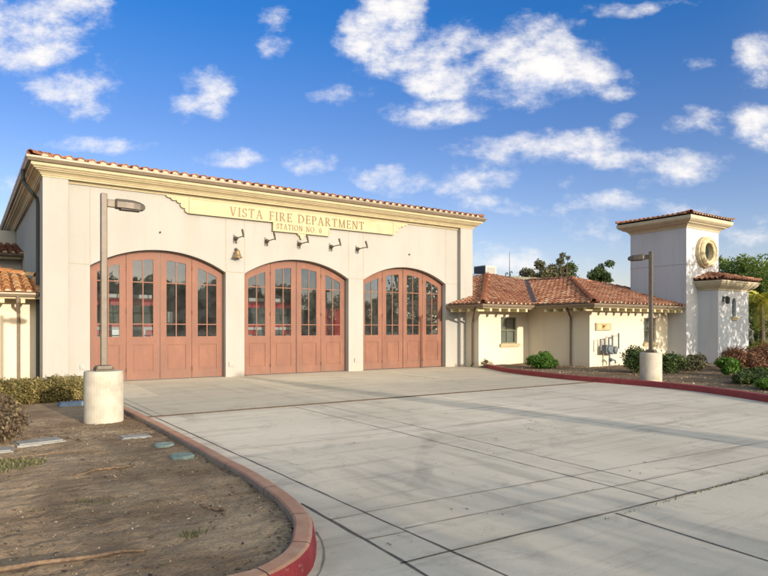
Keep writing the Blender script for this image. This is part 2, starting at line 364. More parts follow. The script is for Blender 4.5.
def mat_kerb():
    m, t, b, P = newmat('red_kerb_paint')
    g_ = t.new('ShaderNodeNewGeometry'); sp = t.new('ShaderNodeSeparateXYZ'); t.put(sp.inputs[0], g_.outputs['Normal'])
    up = t.smooth(sp.outputs[2], 0.5, 0.9)
    at = t.new('ShaderNodeAttribute'); at.attribute_name = 'tone'
    n = t.noise(P, 4.5, 6, 0.75)
    red = t.ramp(n, [(0.3, (0.17, 0.012, 0.018)), (0.7, (0.26, 0.02, 0.026))])
    worn = t.ramp(t.noise(P, 3.0, 6, 0.7), [(0.3, (0.33, 0.15, 0.085)), (0.55, (0.42, 0.225, 0.135)), (0.8, (0.46, 0.32, 0.22))])
    cc = t.mix(up, red, worn)                       # paint is scuffed off where wheels ride over the top
    chip = t.smooth(t.noise(P, 22, 5, 0.7), 0.60, 0.68)
    cc = t.mix(t.math('MULTIPLY', chip, 0.6), cc, (0.30, 0.24, 0.20, 1))
    cc = t.mix(t.math('GREATER_THAN', at.outputs['Fac'], 0.8), cc, t.ramp(n, [(0.3, (0.16, 0.12, 0.09)), (0.7, (0.30, 0.23, 0.17))]))
    cc = t.mix(t.math('LESS_THAN', at.outputs['Fac'], 0.2), cc, (0.05, 0.03, 0.025, 1))
    t.put(b.inputs['Base Color'], cc); b.inputs['Roughness'].default_value = 0.75
    bump(t, b, t.noise(P, 40, 4, 0.7), 0.35, 0.008)
    return m
M['kerb'] = mat_kerb()
def mat_kerb_red():
    m, t, b, P = newmat('bright_red_kerb_paint')
    n = t.noise(P, 2.5, 6, 0.75)
    cc = t.ramp(n, [(0.3, (0.20, 0.022, 0.022)), (0.7, (0.30, 0.045, 0.04))])
    at = t.new('ShaderNodeAttribute'); at.attribute_name = 'tone'
    chip = t.smooth(t.noise(P, 14, 5, 0.7), 0.62, 0.70)
    cc = t.mix(t.math('MULTIPLY', chip, 0.5), cc, (0.32, 0.2, 0.16, 1))
    cc = t.mix(t.math('LESS_THAN', at.outputs['Fac'], 0.2), cc, (0.05, 0.03, 0.025, 1))
    t.put(b.inputs['Base Color'], cc); b.inputs['Roughness'].default_value = 0.7
    bump(t, b, t.noise(P, 40, 4, 0.7), 0.3, 0.008)
    return m
M['kerb_red'] = mat_kerb_red()

def mat_dirt(name='bare_dirt', k=1.0):
    m, t, b, P = newmat(name)
    n = t.noise(P, 0.7, 6, 0.6, 0.5)
    cc = t.ramp(n, [(0.34, (0.225 * k, 0.152 * k, 0.094 * k)), (0.5, (0.37 * k, 0.262 * k, 0.165 * k)), (0.68, (0.50 * k, 0.37 * k, 0.24 * k))])
    s = t.noise(t.scale(P, 0.5, 2.6, 1), 2.2, 7, 0.7)
    cc = t.mix(t.smooth(s, 0.5, 0.68, 0, 0.6), cc, (0.17 * k, 0.11 * k, 0.068 * k, 1))
    f = t.noise(P, 30, 5, 0.75)
    cc = t.mix(t.smooth(f, 0.48, 0.68, 0, 0.5), cc, (0.09 * k, 0.062 * k, 0.042 * k, 1))
    vo = t.new('ShaderNodeTexVoronoi'); vo.inputs['Scale'].default_value = 34; t.put(vo.inputs['Vector'], P)
    gr = t.noise(P, 120, 3, 0.7)
    cc = t.mix(t.smooth(gr, 0.60, 0.72, 0, 0.5), cc, (0.42 * k, 0.34 * k, 0.25 * k, 1))
    t.put(b.inputs['Base Color'], cc); b.inputs['Roughness'].default_value = 0.95; b.inputs['Specular IOR Level'].default_value = 0.1
    bump(t, b, t.math('SUBTRACT', t.math('ADD', f, t.math('MULTIPLY', gr, 0.6)), t.math('MULTIPLY', vo.outputs[0], 0.7)), 0.8, 0.025)
    return m
M['dirt'] = mat_dirt()
M['mulch'] = mat_dirt('mulch', 0.58)


# ------------------------------------------------------------------ mesh builder
class MB:
    def __init__(s): s.v = []; s.f = []; s.t = []
    def face(s, pts, tone=0.5):
        i = len(s.v); s.v += [tuple(p) for p in pts]; s.f.append(tuple(range(i, i + len(pts)))); s.t.append(tone)
    def grid(s, rows, closed=False, tone=0.5, flip=False):
        i0 = len(s.v); n = len(rows[0])
        for r in rows: s.v += [tuple(p) for p in r]
        for a in range(len(rows) - 1):
            for k in range(n if closed else n - 1):
                k2 = (k + 1) % n
                q = (i0 + a * n + k, i0 + a * n + k2, i0 + (a + 1) * n + k2, i0 + (a + 1) * n + k)
                s.f.append(q[::-1] if flip else q); s.t.append(tone)
        return i0, n
    def box(s, x0, x1, y0, y1, z0, z1, tone=0.5):
        i = len(s.v)
        s.v += [(x, y, z) for z in (z0, z1) for y in (y0, y1) for x in (x0, x1)]
        for q in ((0, 2, 3, 1), (4, 5, 7, 6), (0, 1, 5, 4), (2, 6, 7, 3), (0, 4, 6, 2), (1, 3, 7, 5)):
            s.f.append(tuple(i + k for k in q)); s.t.append(tone)
    def obox(s, c, ax, ay, az, tone=0.5):      # centre and three half-axis vectors
        c, ax, ay, az = map(Vector, (c, ax, ay, az)); i = len(s.v)
        s.v += [tuple(c + ax * a + ay * b + az * d) for d in (-1, 1) for b in (-1, 1) for a in (-1, 1)]
        for q in ((0, 2, 3, 1), (4, 5, 7, 6), (0, 1, 5, 4), (2, 6, 7, 3), (0, 4, 6, 2), (1, 3, 7, 5)):
            s.f.append(tuple(i + k for k in q)); s.t.append(tone)
    def prism(s, poly, axis, a, b, tone=0.5):   # poly 2D extruded on axis from a to b
        def P(p, h):
            return {'x': (h, p[0], p[1]), 'y': (p[0], h, p[1]), 'z': (p[0], p[1], h)}[axis]
        n = len(poly); i = len(s.v)
        s.v += [P(p, a) for p in poly] + [P(p, b) for p in poly]
        s.f.append(tuple(range(i, i + n))); s.f.append(tuple(range(i + 2 * n - 1, i + n - 1, -1))); s.t += [tone, tone]
        for k in range(n):
            k2 = (k + 1) % n; s.f.append((i + k, i + k2, i + n + k2, i + n + k)); s.t.append(tone)
    def tube(s, pts, rad, seg=8, tone=0.5, caps=True):
        pts = [Vector(p) for p in pts]; m = len(pts)
        if not isinstance(rad, (list, tuple)): rad = [rad] * m
        rows = []; up = None
        for k, p in enumerate(pts):
            d = (pts[min(k + 1, m - 1)] - pts[max(k - 1, 0)]).normalized()
            if up is None:
                up = Vector((0, 0, 1)) if abs(d.z) < 0.9 else Vector((1, 0, 0))
            a = d.cross(up).normalized(); b_ = a.cross(d).normalized(); up = b_
            rows.append([p + (a * math.cos(2 * math.pi * q / seg) + b_ * math.sin(2 * math.pi * q / seg)) * rad[k] for q in range(seg)])
        i0, n = s.grid(rows, True, tone)
        if caps:
            s.f.append(tuple(range(i0, i0 + n))); s.f.append(tuple(range(i0 + (m - 1) * n + n - 1, i0 + (m - 1) * n - 1, -1))); s.t += [tone, tone]
    def lathe(s, c, prof, axis='z', seg=20, tone=0.5, capped=True):     # prof: (radius, height)
        rows = []
        for r, h in prof:
            row = []
            for q in range(seg):
                a = 2 * math.pi * q / seg; u, v = r * math.cos(a), r * math.sin(a)
                row.append({'z': (c[0] + u, c[1] + v, c[2] + h), 'y': (c[0] + u, c[1] + h, c[2] + v), 'x': (c[0] + h, c[1] + u, c[2] + v)}[axis])
            rows.append(row)
        i0, n = s.grid(rows, True, tone)
        if capped:
            m = len(rows); s.f.append(tuple(range(i0, i0 + n))); s.f.append(tuple(range(i0 + m * n - 1, i0 + (m - 1) * n - 1, -1))); s.t += [tone, tone]
    def strip(s, x0, x1, zlo, zhi, y0, y1, n=8):  # solid between two curves over x
        xs = [x0 + (x1 - x0) * k / n for k in range(n + 1)]
        lo = [(x, zlo(x) if callable(zlo) else zlo) for x in xs]; hi = [(x, zhi(x) if callable(zhi) else zhi) for x in xs]
        for k in range(n):
            a, b_, c, d = lo[k], lo[k + 1], hi[k + 1], hi[k]
            s.face([(a[0], y0, a[1]), (b_[0], y0, b_[1]), (c[0], y0, c[1]), (d[0], y0, d[1])])
            s.face([(d[0], y1, d[1]), (c[0], y1, c[1]), (b_[0], y1, b_[1]), (a[0], y1, a[1])])
            s.face([(d[0], y0, d[1]), (c[0], y0, c[1]), (c[0], y1, c[1]), (d[0], y1, d[1])])
            s.face([(a[0], y1, a[1]), (b_[0], y1, b_[1]), (b_[0], y0, b_[1]), (a[0], y0, a[1])])
        for k, (p, q) in ((0, (lo[0], hi[0])), (1, (lo[-1], hi[-1]))):
            s.face([(p[0], y0, p[1]), (q[0], y0, q[1]), (q[0], y1, q[1]), (p[0], y1, p[1])])
    def ring(s, path, prof, closed=True):        # sweep (out, z) profile round a plan path; outward is to the right of travel
        n = len(path); rows = []
        for k in range(n):
            p = Vector(path[k])
            a = Vector(path[k - 1]) if (closed or k > 0) else None
            b_ = Vector(path[(k + 1) % n]) if (closed or k < n - 1) else None
            d1 = (p - a).normalized() if a is not None else (b_ - p).normalized()
            d2 = (b_ - p).normalized() if b_ is not None else d1
            n1 = Vector((d1.y, -d1.x)); n2 = Vector((d2.y, -d2.x))
            mt = (n1 + n2) / max(0.2, 1 + n1.dot(n2))
            rows.append([(p.x + mt.x * o, p.y + mt.y * o, z) for o, z in prof])
        if closed: rows.append(rows[0])
        i0, m = s.grid(rows)
        if not closed:
            s.f.append(tuple(range(i0, i0 + m))); s.f.append(tuple(range(i0 + n * m - 1, i0 + (n - 1) * m - 1, -1))); s.t += [0.5, 0.5]
    def build(s, name, mat, parent=None, smooth=False, tone=False, recalc=True, bevel=0.0, origin=None):
        v = s.v
        if origin is not None:
            o3 = Vector(origin); v = [(a - o3.x, b_ - o3.y, c - o3.z) for a, b_, c in v]
        me = bpy.data.meshes.new(name); me.from_pydata(v, [], s.f); 
        if tone:
            at = me.attributes.new('tone', 'FLOAT', 'FACE'); at.data.foreach_set('value', s.t)
        if recalc:
            bm = bmesh.new(); bm.from_mesh(me); bmesh.ops.remove_doubles(bm, verts=bm.verts, dist=1e-5)
            bmesh.ops.recalc_face_normals(bm, faces=bm.faces); bm.to_mesh(me); bm.free()
        if smooth:
            me.polygons.foreach_set('use_smooth', [True] * len(me.polygons))
        me.materials.append(M[mat] if isinstance(mat, str) else mat)
        ob = bpy.data.objects.new(name, me); COL.objects.link(ob)
        if origin is not None: ob.location = origin
        if parent is not None:
            ob.parent = parent
            if origin is None:
                pm = Matrix.Translation(-world_loc(parent)); ob.data.transform(pm)
        if bevel:
            bv = ob.modifiers.new('bevel', 'BEVEL'); bv.width = bevel; bv.segments = 2; bv.limit_method = 'ANGLE'; bv.angle_limit = R(35)
        return ob
def world_loc(o):
    v = Vector(o.location)
    while o.parent is not None:
        o = o.parent; v = v + Vector(o.location)
    return v
def tag(o, label, cat, group=None):
    o['label'] = label; o['category'] = cat
    if group: o['group'] = group
    return o
def structure(o): o['kind'] = 'structure'; return o
def stuff(o): o['kind'] = 'stuff'; return o
def thing(name, loc, label, cat, group=None):
    o = bpy.data.objects.new(name, None); o.empty_display_size = 0.2; COL.objects.link(o); o.location = loc
    return tag(o, label, cat, group)
def copy_tree(o, parent=None):
    c = o.copy(); COL.objects.link(c)
    if parent is not None: c.parent = parent
    for ch in [q for q in COL.objects if q.parent == o]: copy_tree(ch, c)
    return c


# ------------------------------------------------------------------ roof tiles
def inside(p, poly):
    x, y = p; r = False; n = len(poly)
    for i in range(n):
        (x1, y1), (x2, y2) = poly[i], poly[(i + 1) % n]
        if (y1 > y) != (y2 > y) and x < (x2 - x1) * (y - y1) / (y2 - y1) + x1: r = not r
    return r
def tile_slope(mb, mort, eave0, eave1, inward, pitch, poly, spacing=0.28, course=0.38, rad=0.095, seed=1, tones=(0.1, 0.95), z_lift=0.0, length=None):
    """barrel tiles over one slope; poly in (along eave, horizontal run) coordinates"""
    rr = random.Random(seed)
    e0 = Vector(eave0); a = (Vector(eave1) - e0); L = a.length; a.normalize()
    hin = Vector(inward).normalized(); k = math.cos(math.atan(pitch))
    u = (hin + Vector((0, 0, pitch))).normalized(); nrm = a.cross(u)
    if nrm.z < 0: nrm = -nrm
    # deck under the tiles
    mb.face([e0 + a * s_ + hin * t_ + Vector((0, 0, pitch * t_ + 0.012)) for s_, t_ in poly], 0.12)
    nmax = max(t_ for _, t_ in poly)
    ncol = int(L / spacing); off = (L - ncol * spacing) / 2
    arc = [(math.cos(math.pi * q / 5) * rad, math.sin(math.pi * q / 5) * rad) for q in range(6)]
    for c in range(ncol + 1):
        s_ = off + c * spacing
        coltone = rr.uniform(-0.05, 0.05)
        nr = int(nmax / (course * k)) + 1
        first = True
        for r in range(nr):
            t0 = r * course * k
            for kind in (0, 1):
                ss = s_ if kind == 0 else s_ + spacing / 2
                if not inside((ss, t0 + course * k * 0.5), poly): continue
                tn = min(1, max(0, rr.betavariate(2.2, 1.9) * (tones[1] - tones[0]) + tones[0] + coltone))
                base = e0 + a * ss + hin * t0 + Vector((0, 0, pitch * t0))
                if kind == 0:
                    jit = rr.uniform(-0.010, 0.010); lift = rr.uniform(0, 0.012)
                    lo = base - u * 0.03 + nrm * (0.045 + lift) + a * jit
                    hi = base + u * (course + 0.04) + nrm * (0.022)
                    r1, r2 = 1.0, 0.86
                    rows = [[p + a * (x * q) + nrm * (z * q * 1.05) for x, z in arc] for p, q in ((lo, r1), (hi, r2))]
                    mb.grid(rows, False, tn)
                    inner = [lo + a * (x * .80) + nrm * (z * .80) for x, z in arc]
                    mb.grid([rows[0], inner], False, max(0, tn - 0.1))
                    if first and mort is not None and r == 0:
                        fc = [lo + u * 0.03 + a * (x * .82) + nrm * (z * .82) for x, z in arc]
                        mort.face(fc, 2.0)
                    first = False
                else:
                    w_ = spacing / 2 - rad * 0.35
                    lo = base + nrm * 0.030; hi = base + u * (course + 0.02) + nrm * 0.016
                    rows = [[p + a * (w_ * x) + nrm * (z) for x, z in ((-1, 0.035), (-.5, 0.008), (0, 0), (.5, 0.008), (1, 0.035))] for p in (lo, hi)]
                    mb.grid(rows, False, max(0, tn - 0.40))
def ridge_tiles(mb, p0, p1, rad=0.13, step=0.36, seed=3, tones=(0.2, 0.9)):
    rr = random.Random(seed)
    p0, p1 = Vector(p0), Vector(p1); d = (p1 - p0); L = d.length; d.normalize()
    a = d.cross(Vector((0, 0, 1))).normalized(); n = a.cross(d)
    arc = [(math.cos(math.pi * q / 6) * rad, math.sin(math.pi * q / 6) * rad) for q in range(7)]
    for i in range(int(L / step)):
        lo = p0 + d * (i * step) + n * 0.05; hi = p0 + d * ((i + 1) * step + 0.05) + n * 0.02
        mb.grid([[q + a * (x * k) + n * (z * k) for x, z in arc] for q, k in ((lo, 1.0), (hi, 0.88))], False, rr.uniform(*tones))
        mb.grid([[lo + a * x + n * z for x, z in arc], [lo + a * x * .8 + n * z * .8 for x, z in arc]], False, 0.2)
def gutter_prof(z, d=0.12, h=0.125):     # profile measured outwards from eave line
    return [(0.0, z), (0.0, z - h), (d * 0.6, z - h), (d * 0.92, z - h * 0.45), (d, z - h * 0.4), (d, z), (d - 0.012, z), (d - 0.02, z - h * 0.3), (0.015, z - h * 0.35)]


# ------------------------------------------------------------------ foliage
def leaf_cloud(blobs, n, size, seed, shell=0.55, up=0.35, aspect=0.5):
    """n rhombic leaves through ellipsoid blobs [(cx,cy,cz,rx,ry,rz)]; returns verts, faces, tones"""
    rg = np.random.default_rng(seed)
    B = np.array(blobs, float); vol = B[:, 3] * B[:, 4] * B[:, 5]; pr = vol ** 0.67; pr /= pr.sum()
    idx = rg.choice(len(B), n, p=pr)
    d = rg.normal(size=(n, 3)); d /= np.linalg.norm(d, axis=1)[:, None]
    rad = shell + (1 - shell) * rg.random(n) ** 0.6
    rad *= 1 + np.where(rg.random(n) < .15, .30, .12) * rg.normal(size=n)
    c = B[idx, :3] + d * B[idx, 3:] * rad[:, None]
    nr = d * 0.7 + rg.normal(size=(n, 3)) * 0.7; nr[:, 2] += up
    nr /= np.linalg.norm(nr, axis=1)[:, None]
    t1 = np.cross(nr, rg.normal(size=(n, 3))); t1 /= np.linalg.norm(t1, axis=1)[:, None] + 1e-9
    t2 = np.cross(nr, t1)
    s = (size * (0.6 + 0.8 * rg.random(n)))[:, None]
    bend = nr * s * 0.18
    v = np.stack([c - t1 * s, c - t2 * s * aspect + bend, c + t1 * s, c + t2 * s * aspect + bend], 1).reshape(-1, 3)
    blobtone = rg.random(len(B))
    tone = np.clip(0.18 + 0.30 * blobtone[idx] + 0.45 * rg.random(n), 0, 1)
    return v, tone
def leaves(name, blobs, n, size, seed, mat, parent=None, origin=(0, 0, 0), **kw):
    v, tone = leaf_cloud(blobs, n, size, seed, **kw)
    me = bpy.data.meshes.new(name)
    me.vertices.add(len(v)); me.vertices.foreach_set('co', v.ravel())
    nf = len(tone); me.loops.add(nf * 4); me.loops.foreach_set('vertex_index', np.arange(nf * 4))
    me.polygons.add(nf); me.polygons.foreach_set('loop_start', np.arange(nf) * 4)
    try: me.polygons.foreach_set('loop_total', np.full(nf, 4))
    except Exception: pass
    me.update(calc_edges=True)
    at = me.attributes.new('tone', 'FLOAT', 'FACE'); at.data.foreach_set('value', tone.astype(np.float32))
    me.materials.append(M[mat])
    ob = bpy.data.objects.new(name, me); COL.objects.link(ob)
    if parent is not None: ob.parent = parent
    else: ob.location = origin
    return ob
def blob_set(rr, n, cx, cy, cz, RX, RY, RZ, r0, r1):
    out = []
    for _ in range(n):
        while True:
            p = [rr.uniform(-1, 1) for _ in range(3)]
            if sum(q * q for q in p) < 1: break
        r = rr.uniform(r0, r1)
        out.append((cx + p[0] * RX, cy + p[1] * RY, cz + p[2] * RZ, r * rr.uniform(.8, 1.25), r * rr.uniform(.8, 1.25), r * rr.uniform(.65, 1.0)))
    return out
def tree(name, loc, h, rx, label, group=None, mat='lf_tree', seed=1, n=3500, leaf=0.16, base=0.3, nb=26, cat='tree', rz=None, trunk_r=None):
    rr = random.Random(seed)
    t = thing(name, loc, label, cat, group)
    zc = h * (base + 1) / 2; RZ = rz or h * (1 - base) / 2
    bl = blob_set(rr, nb, 0, 0, zc, rx * 0.8, rx * 0.8, RZ * 0.85, rx * 0.20, rx * 0.42)
    m = MB(); tr = trunk_r or max(0.07, h * 0.022)
    top = (rr.uniform(-.2, .2), rr.uniform(-.2, .2), zc)
    m.tube([(0, 0, -0.1), (rr.uniform(-.08, .08), 0, h * base * 0.5), (top[0] * .5, top[1] * .5, h * base), top], [tr * 1.25, tr, tr * 0.85, tr * 0.4], 8)
    for b_ in bl[::2]:
        k = rr.uniform(0.75, 1.1); st = Vector((top[0] * .5, top[1] * .5, h * base * k)); en = Vector(b_[:3])
        mid = (st + en) / 2 + Vector((0, 0, -0.1 * rx))
        m.tube([st, mid, en], [tr * 0.45, tr * 0.3, tr * 0.1], 5, caps=False)
    tk = m.build('trunk', 'bark'); tk.parent = t
    leaves('crown', bl, n, leaf, seed + 50, mat, t, shell=0.45)
    return t
def shrub(name, loc, rx, ry, h, label, mat, seed, n, leaf, group=None, nb=14, cat='shrub', stems=True):
    rr = random.Random(seed)
    t = thing(name, loc, label, cat, group)
    bl = blob_set(rr, nb, 0, 0, h * 0.52, rx * .72, ry * .72, h * 0.30, min(rx, h) * 0.26, min(rx, h) * 0.42)
    f = leaves('foliage', bl, n, leaf, seed + 9, mat, t, shell=0.5)
    m = MB()
    for k in range(9):
        b_ = rr.choice(bl)
        m.tube([(rr.uniform(-.1, .1) * rx, rr.uniform(-.1, .1) * ry, -0.03), (b_[0] * .5, b_[1] * .5, h * .28), b_[:3]], [0.016, 0.011, 0.004], 5, caps=False)
    s_ = m.build('stem', 'bark'); s_.parent = t
    return t

# ================================================================== SETTING
YF = 20.15          # front wall plane of the station
m = MB(); m.face([(-900, -900, -0.06), (900, -900, -0.06), (900, 1500, -0.06), (-900, 1500, -0.06)])
structure(m.build('ground', 'mulch'))
# street behind the viewpoint
m = MB(); m.box(-120, 120, -30, -14, -0.055, -0.02); structure(m.build('road', 'asphalt'))

# drive: one sheet of concrete from the doors to the street
KL = [(2.60, 20.05), (2.60, 12.8), (2.62, 10.2), (2.585, 8.4), (2.56, 7.0), (2.545, 6.15), (2.50, 5.5), (2.44, 4.95), (2.33, 4.45), (2.18, 4.10), (1.98, 3.78), (1.72, 3.55), (1.40, 3.46), (0.8, 3.55), (-0.5, 3.9), (-3.0, 4.6), (-9.0, 6.0)]
KR = [(18.02, 18.7), (17.3, 17.3), (16.85, 16.4), (16.4, 14.8), (16.15, 13.6), (16.02, 12.4), (16.05, 11.2), (16.08, 10.3), (15.98, 9.4), (15.78, 8.45), (15.35, 7.4), (14.82, 6.4), (14.45, 5.6), (14.35, 4.8), (14.8, 4.0), (16.0, 3.5), (20, 3.2), (40, 3.0)]
m = MB()
poly = [(x, y) for x, y in KL] + [(-30, 8.0), (-30, -14), (60, -14), (60, 3.0), (40, 3.0)] + [(x, y) for x, y in KR[::-1][1:]] + [(18.02, 20.5), (2.60, 20.5)]
bm = bmesh.new(); vs = [bm.verts.new((x, y, 0)) for x, y in poly]; f_ = bm.faces.new(vs); bmesh.ops.triangulate(bm, faces=[f_])
bmesh.ops.recalc_face_normals(bm, faces=bm.faces)
if bm.faces[:][0].normal.z < 0: bmesh.ops.reverse_faces(bm, faces=bm.faces)
me = bpy.data.meshes.new('driveway'); bm.to_mesh(me); bm.free(); me.materials.append(M['concrete'])
dw = bpy.data.objects.new('driveway', me); COL.objects.link(dw); structure(dw)

# joints in the slabs: tooled lines and open joints, 4 mm up
m = MB()
m2 = MB()
def joint(pts, w0, z=0.004, seed=0):
    mm = m2 if w0 < 0.018 else m
    rr = random.Random(seed + len(m.v)); P_ = []
    for (a, b_) in zip(pts[:-1], pts[1:]):
        L = math.dist(a, b_); n_ = max(1, int(L / 0.22))
        for k in range(n_): P_.append((a[0] + (b_[0] - a[0]) * k / n_, a[1] + (b_[1] - a[1]) * k / n_))
    P_.append(pts[-1]); rows = []
    for k, p in enumerate(P_):
        q = P_[min(k + 1, len(P_) - 1)]; o_ = P_[max(0, k - 1)]
        d = Vector((q[0] - o_[0], q[1] - o_[1])).normalized(); nn = Vector((-d.y, d.x)); w_ = w0 * rr.uniform(0.55, 1.25) / 2; j = rr.uniform(-.2, .2) * w0
        rows.append([(p[0] + nn.x * (w_ + j), p[1] + nn.y * (w_ + j), z), (p[0] - nn.x * (w_ - j), p[1] - nn.y * (w_ - j), z)])
    mm.grid(rows)
joint([(2.93, 20.0), (2.94, 11.46), (2.97, 4.08), (2.98, 3.4), (3.05, -6)], 0.018)
joint([(2.62, 5.19), (2.57, 3.53), (2.4, 1.0), (2.3, -6)], 0.026)
joint([(6.35, 11.7), (6.33, 8.71), (6.03, 3.36)], 0.014)
joint([(5.75, 11.7), (5.72, 7.9), (5.55, 3.37)], 0.016)
joint([(4.8, 3.33), (4.70, 2.03), (4.4, -6)], 0.018)
joint([(2.53, 3.476), (4.9, 3.36), (7.43, 3.255), (14.5, 2.95)], 0.027)
joint([(3.0, 4.06), (8.3, 3.744), (14.3, 3.4)], 0.014)
joint([(2.97, 4.62), (9.68, 4.186), (14.4, 3.9)], 0.012)
joint([(2.6, 4.609), (2.97, 4.60)], 0.014)
joint([(2.6, 4.02), (2.97, 3.99)], 0.016)
joint([(2.36, 4.40), (2.30, 4.2), (2.22, 4.02), (2.12, 3.84), (2.0, 3.67), (1.84, 3.5), (1.64, 3.38), (1.4, 3.3)], 0.014)
joint([(9.3, 11.6), (9.1, 4.2)], 0.012)
joint([(12.6, 11.6), (12.3, 3.3)], 0.012)
joint([(2.97, 8.0), (16.0, 7.6)], 0.012)
for x in (3.14, 7.34, 8.0, 12.2, 12.87, 17.07): joint([(x, 20.05), (x - .03, 12.0)], 0.012)
joint([(2.65, 16.0), (17.0, 16.0)], 0.012)
structure(m.build('pavement_joints', 'joint', recalc=False)); structure(m2.build('pavement_lines', mat_plain('tooled_line', (0.20, 0.18, 0.155), 0.9, 0.3, 9), recalc=False))

# trench drain across the drive
td = thing('trench_drain', (9.3, 11.85, 0), 'long narrow dark slot drain running across the concrete drive in front of the doors', 'drain')
m = MB(); m.box(2.64, 15.98, 11.76, 11.79, 0.001, 0.010); m.box(2.64, 15.98, 11.91, 11.94, 0.001, 0.010)
m.build('frame', mat_plain('drain_steel', (0.16, 0.12, 0.085), 0.7, 0.3, 6), td)
m = MB(); m.face([(2.64, 11.79, 0.002), (15.98, 11.79, 0.002), (15.98, 11.91, 0.002), (2.64, 11.91, 0.002)])
x = 2.66
while x < 15.96:
    m.box(x, x + 0.02, 11.79, 11.91, 0.0025, 0.007); x += 0.045
m.build('grate', mat_plain('drain_grate', (0.085, 0.066, 0.048), 0.7, 0.4, 9), td)

# kerbs
def kerb(path, side, name, mat, h=0.15, w=0.155):
    """path = outer (drive side) edge; side +1 if the bed lies to the left of travel"""
    m = MB(); rows = []; n = len(path); pts = []
    for k in range(n - 1):
        for q in range(5):
            p0 = path[max(k - 1, 0)]; p1 = path[k]; p2 = path[k + 1]; p3 = path[min(k + 2, n - 1)]; t = q / 5
            pts.append(tuple(0.5 * (2 * p1[i] + (-p0[i] + p2[i]) * t + (2 * p0[i] - 5 * p1[i] + 4 * p2[i] - p3[i]) * t * t + (-p0[i] + 3 * p1[i] - 3 * p2[i] + p3[i]) * t ** 3) for i in (0, 1)))
    pts.append(path[-1])
    prof = [(-0.025, -0.05), (-0.015, 0.02), (0.0, h - 0.035), (0.012, h - 0.010), (0.035, h), (w - 0.02, h + 0.004), (w - 0.004, h - 0.008), (w, h - 0.03), (w + 0.005, -0.05)]
    gaps = set()
    for k, p in enumerate(pts):
        a = Vector(pts[max(k - 1, 0)]); b_ = Vector(pts[min(k + 1, len(pts) - 1)]); d = (b_ - a).normalized()
        nn = Vector((-d.y, d.x)) * side
        jig = 0.0022 * math.sin(k * .7) + 0.0015 * math.sin(k * 2.1)
        row = [(p[0] + nn.x * (o + jig), p[1] + nn.y * (o + jig), z + (0.002 * math.sin(k * 0.5) if z > 0.05 else 0)) for o, z in prof]
        rows.append(row)
        if k % 9 == 4:
            gaps.add(len(rows) - 1); rows.append([(x_ + d.x * .012, y_ + d.y * .012, z_) for x_, y_, z_ in row])
    m.grid(rows)
    m.t = [0.0 if i // (len(prof) - 1) in gaps else (1.0 if (i % (len(prof) - 1)) >= 6 else 0.5) for i in range(len(m.f))]
    return structure(m.build(name, mat, tone=True, recalc=False)), pts
kl, KLp = kerb(KL, -1, 'left_kerb', 'kerb')
kr, KRp = kerb(KR, 1, 'right_kerb', 'kerb_red')

# bare earth island: real relief, raked by the low sun
def bed(name, mat, x0, x1, y0, y1, step, inside_poly, z0, amp, seed, lump=1.0):
    nx = int((x1 - x0) / step) + 1; ny = int((y1 - y0) / step) + 1
    vs_, idx, fs = [], {}, []
    for j in range(ny):
        for i in range(nx):
            x, y = x0 + i * step, y0 + j * step
            if not inside((x, y), inside_poly): continue
            h = mnoise.fractal(Vector((x * 0.8, y * 1.0, seed)), 1.0, 2.1, 3) * 0.028
            h += mnoise.fractal(Vector((x * 0.9 + 3, y * 4.2, seed + 5)), 0.9, 2.0, 4) * 0.010
            h += abs(mnoise.noise(Vector((x * 1.6, y * 7 + 1.1 * mnoise.noise(Vector((x * .7, y * .7, 2))), seed + 9)))) * -0.011
            h += mnoise.fractal(Vector((x * 9, y * 9, seed + 2)), 0.8, 2.1, 4) * 0.013
            idx[(i, j)] = len(vs_); vs_.append((x, y, z0 + h * amp * lump))
    for j in range(ny - 1):
        for i in range(nx - 1):
            q = [(i, j), (i + 1, j), (i + 1, j + 1), (i, j + 1)]
            if all(k in idx for k in q): fs.append(tuple(idx[k] for k in q))
    me = bpy.data.meshes.new(name); me.from_pydata(vs_, [], fs); me.materials.append(M[mat])
    me.polygons.foreach_set('use_smooth', [True] * len(fs))
    ob = bpy.data.objects.new(name, me); COL.objects.link(ob); return structure(ob)
def inset(pts, side, d):
    out = []
    for k, p in enumerate(pts):
        a = Vector(pts[max(k - 1, 0)]); b_ = Vector(pts[min(k + 1, len(pts) - 1)]); t = (b_ - a).normalized(); nn = Vector((-t.y, t.x)) * side
        out.append((p[0] + nn.x * d, p[1] + nn.y * d))
    return out
pl = inset(KLp, -1, 0.13) + [(-9, 6.2), (-9, 22), (2.45, 22)]
bed('earth_island', 'dirt', -3.2, 2.6, 3.4, 12.0, 0.035, pl, 0.085, 1.0, 3)
m = MB(); m.face([(-12, 11.9, 0.06), (2.47, 11.9, 0.06), (2.47, 22, 0.06), (-12, 22, 0.06)]); structure(m.build('earth_strip', 'dirt'))
m = MB(); m.face([(-12, 5.5, 0.05), (-3.1, 4.8, 0.05), (-3.1, 12, 0.05), (-12, 12, 0.05)]); structure(m.build('earth_verge', 'dirt'))
pr_ = inset(KRp, 1, 0.13) + [(40, 16), (21.2, 16), (21.2, 19.2), (18.0, 19.2)]
bed('planting_bed', 'mulch', 14.4, 33, 3.2, 19.2, 0.10, pr_, 0.085, 0.9, 11)


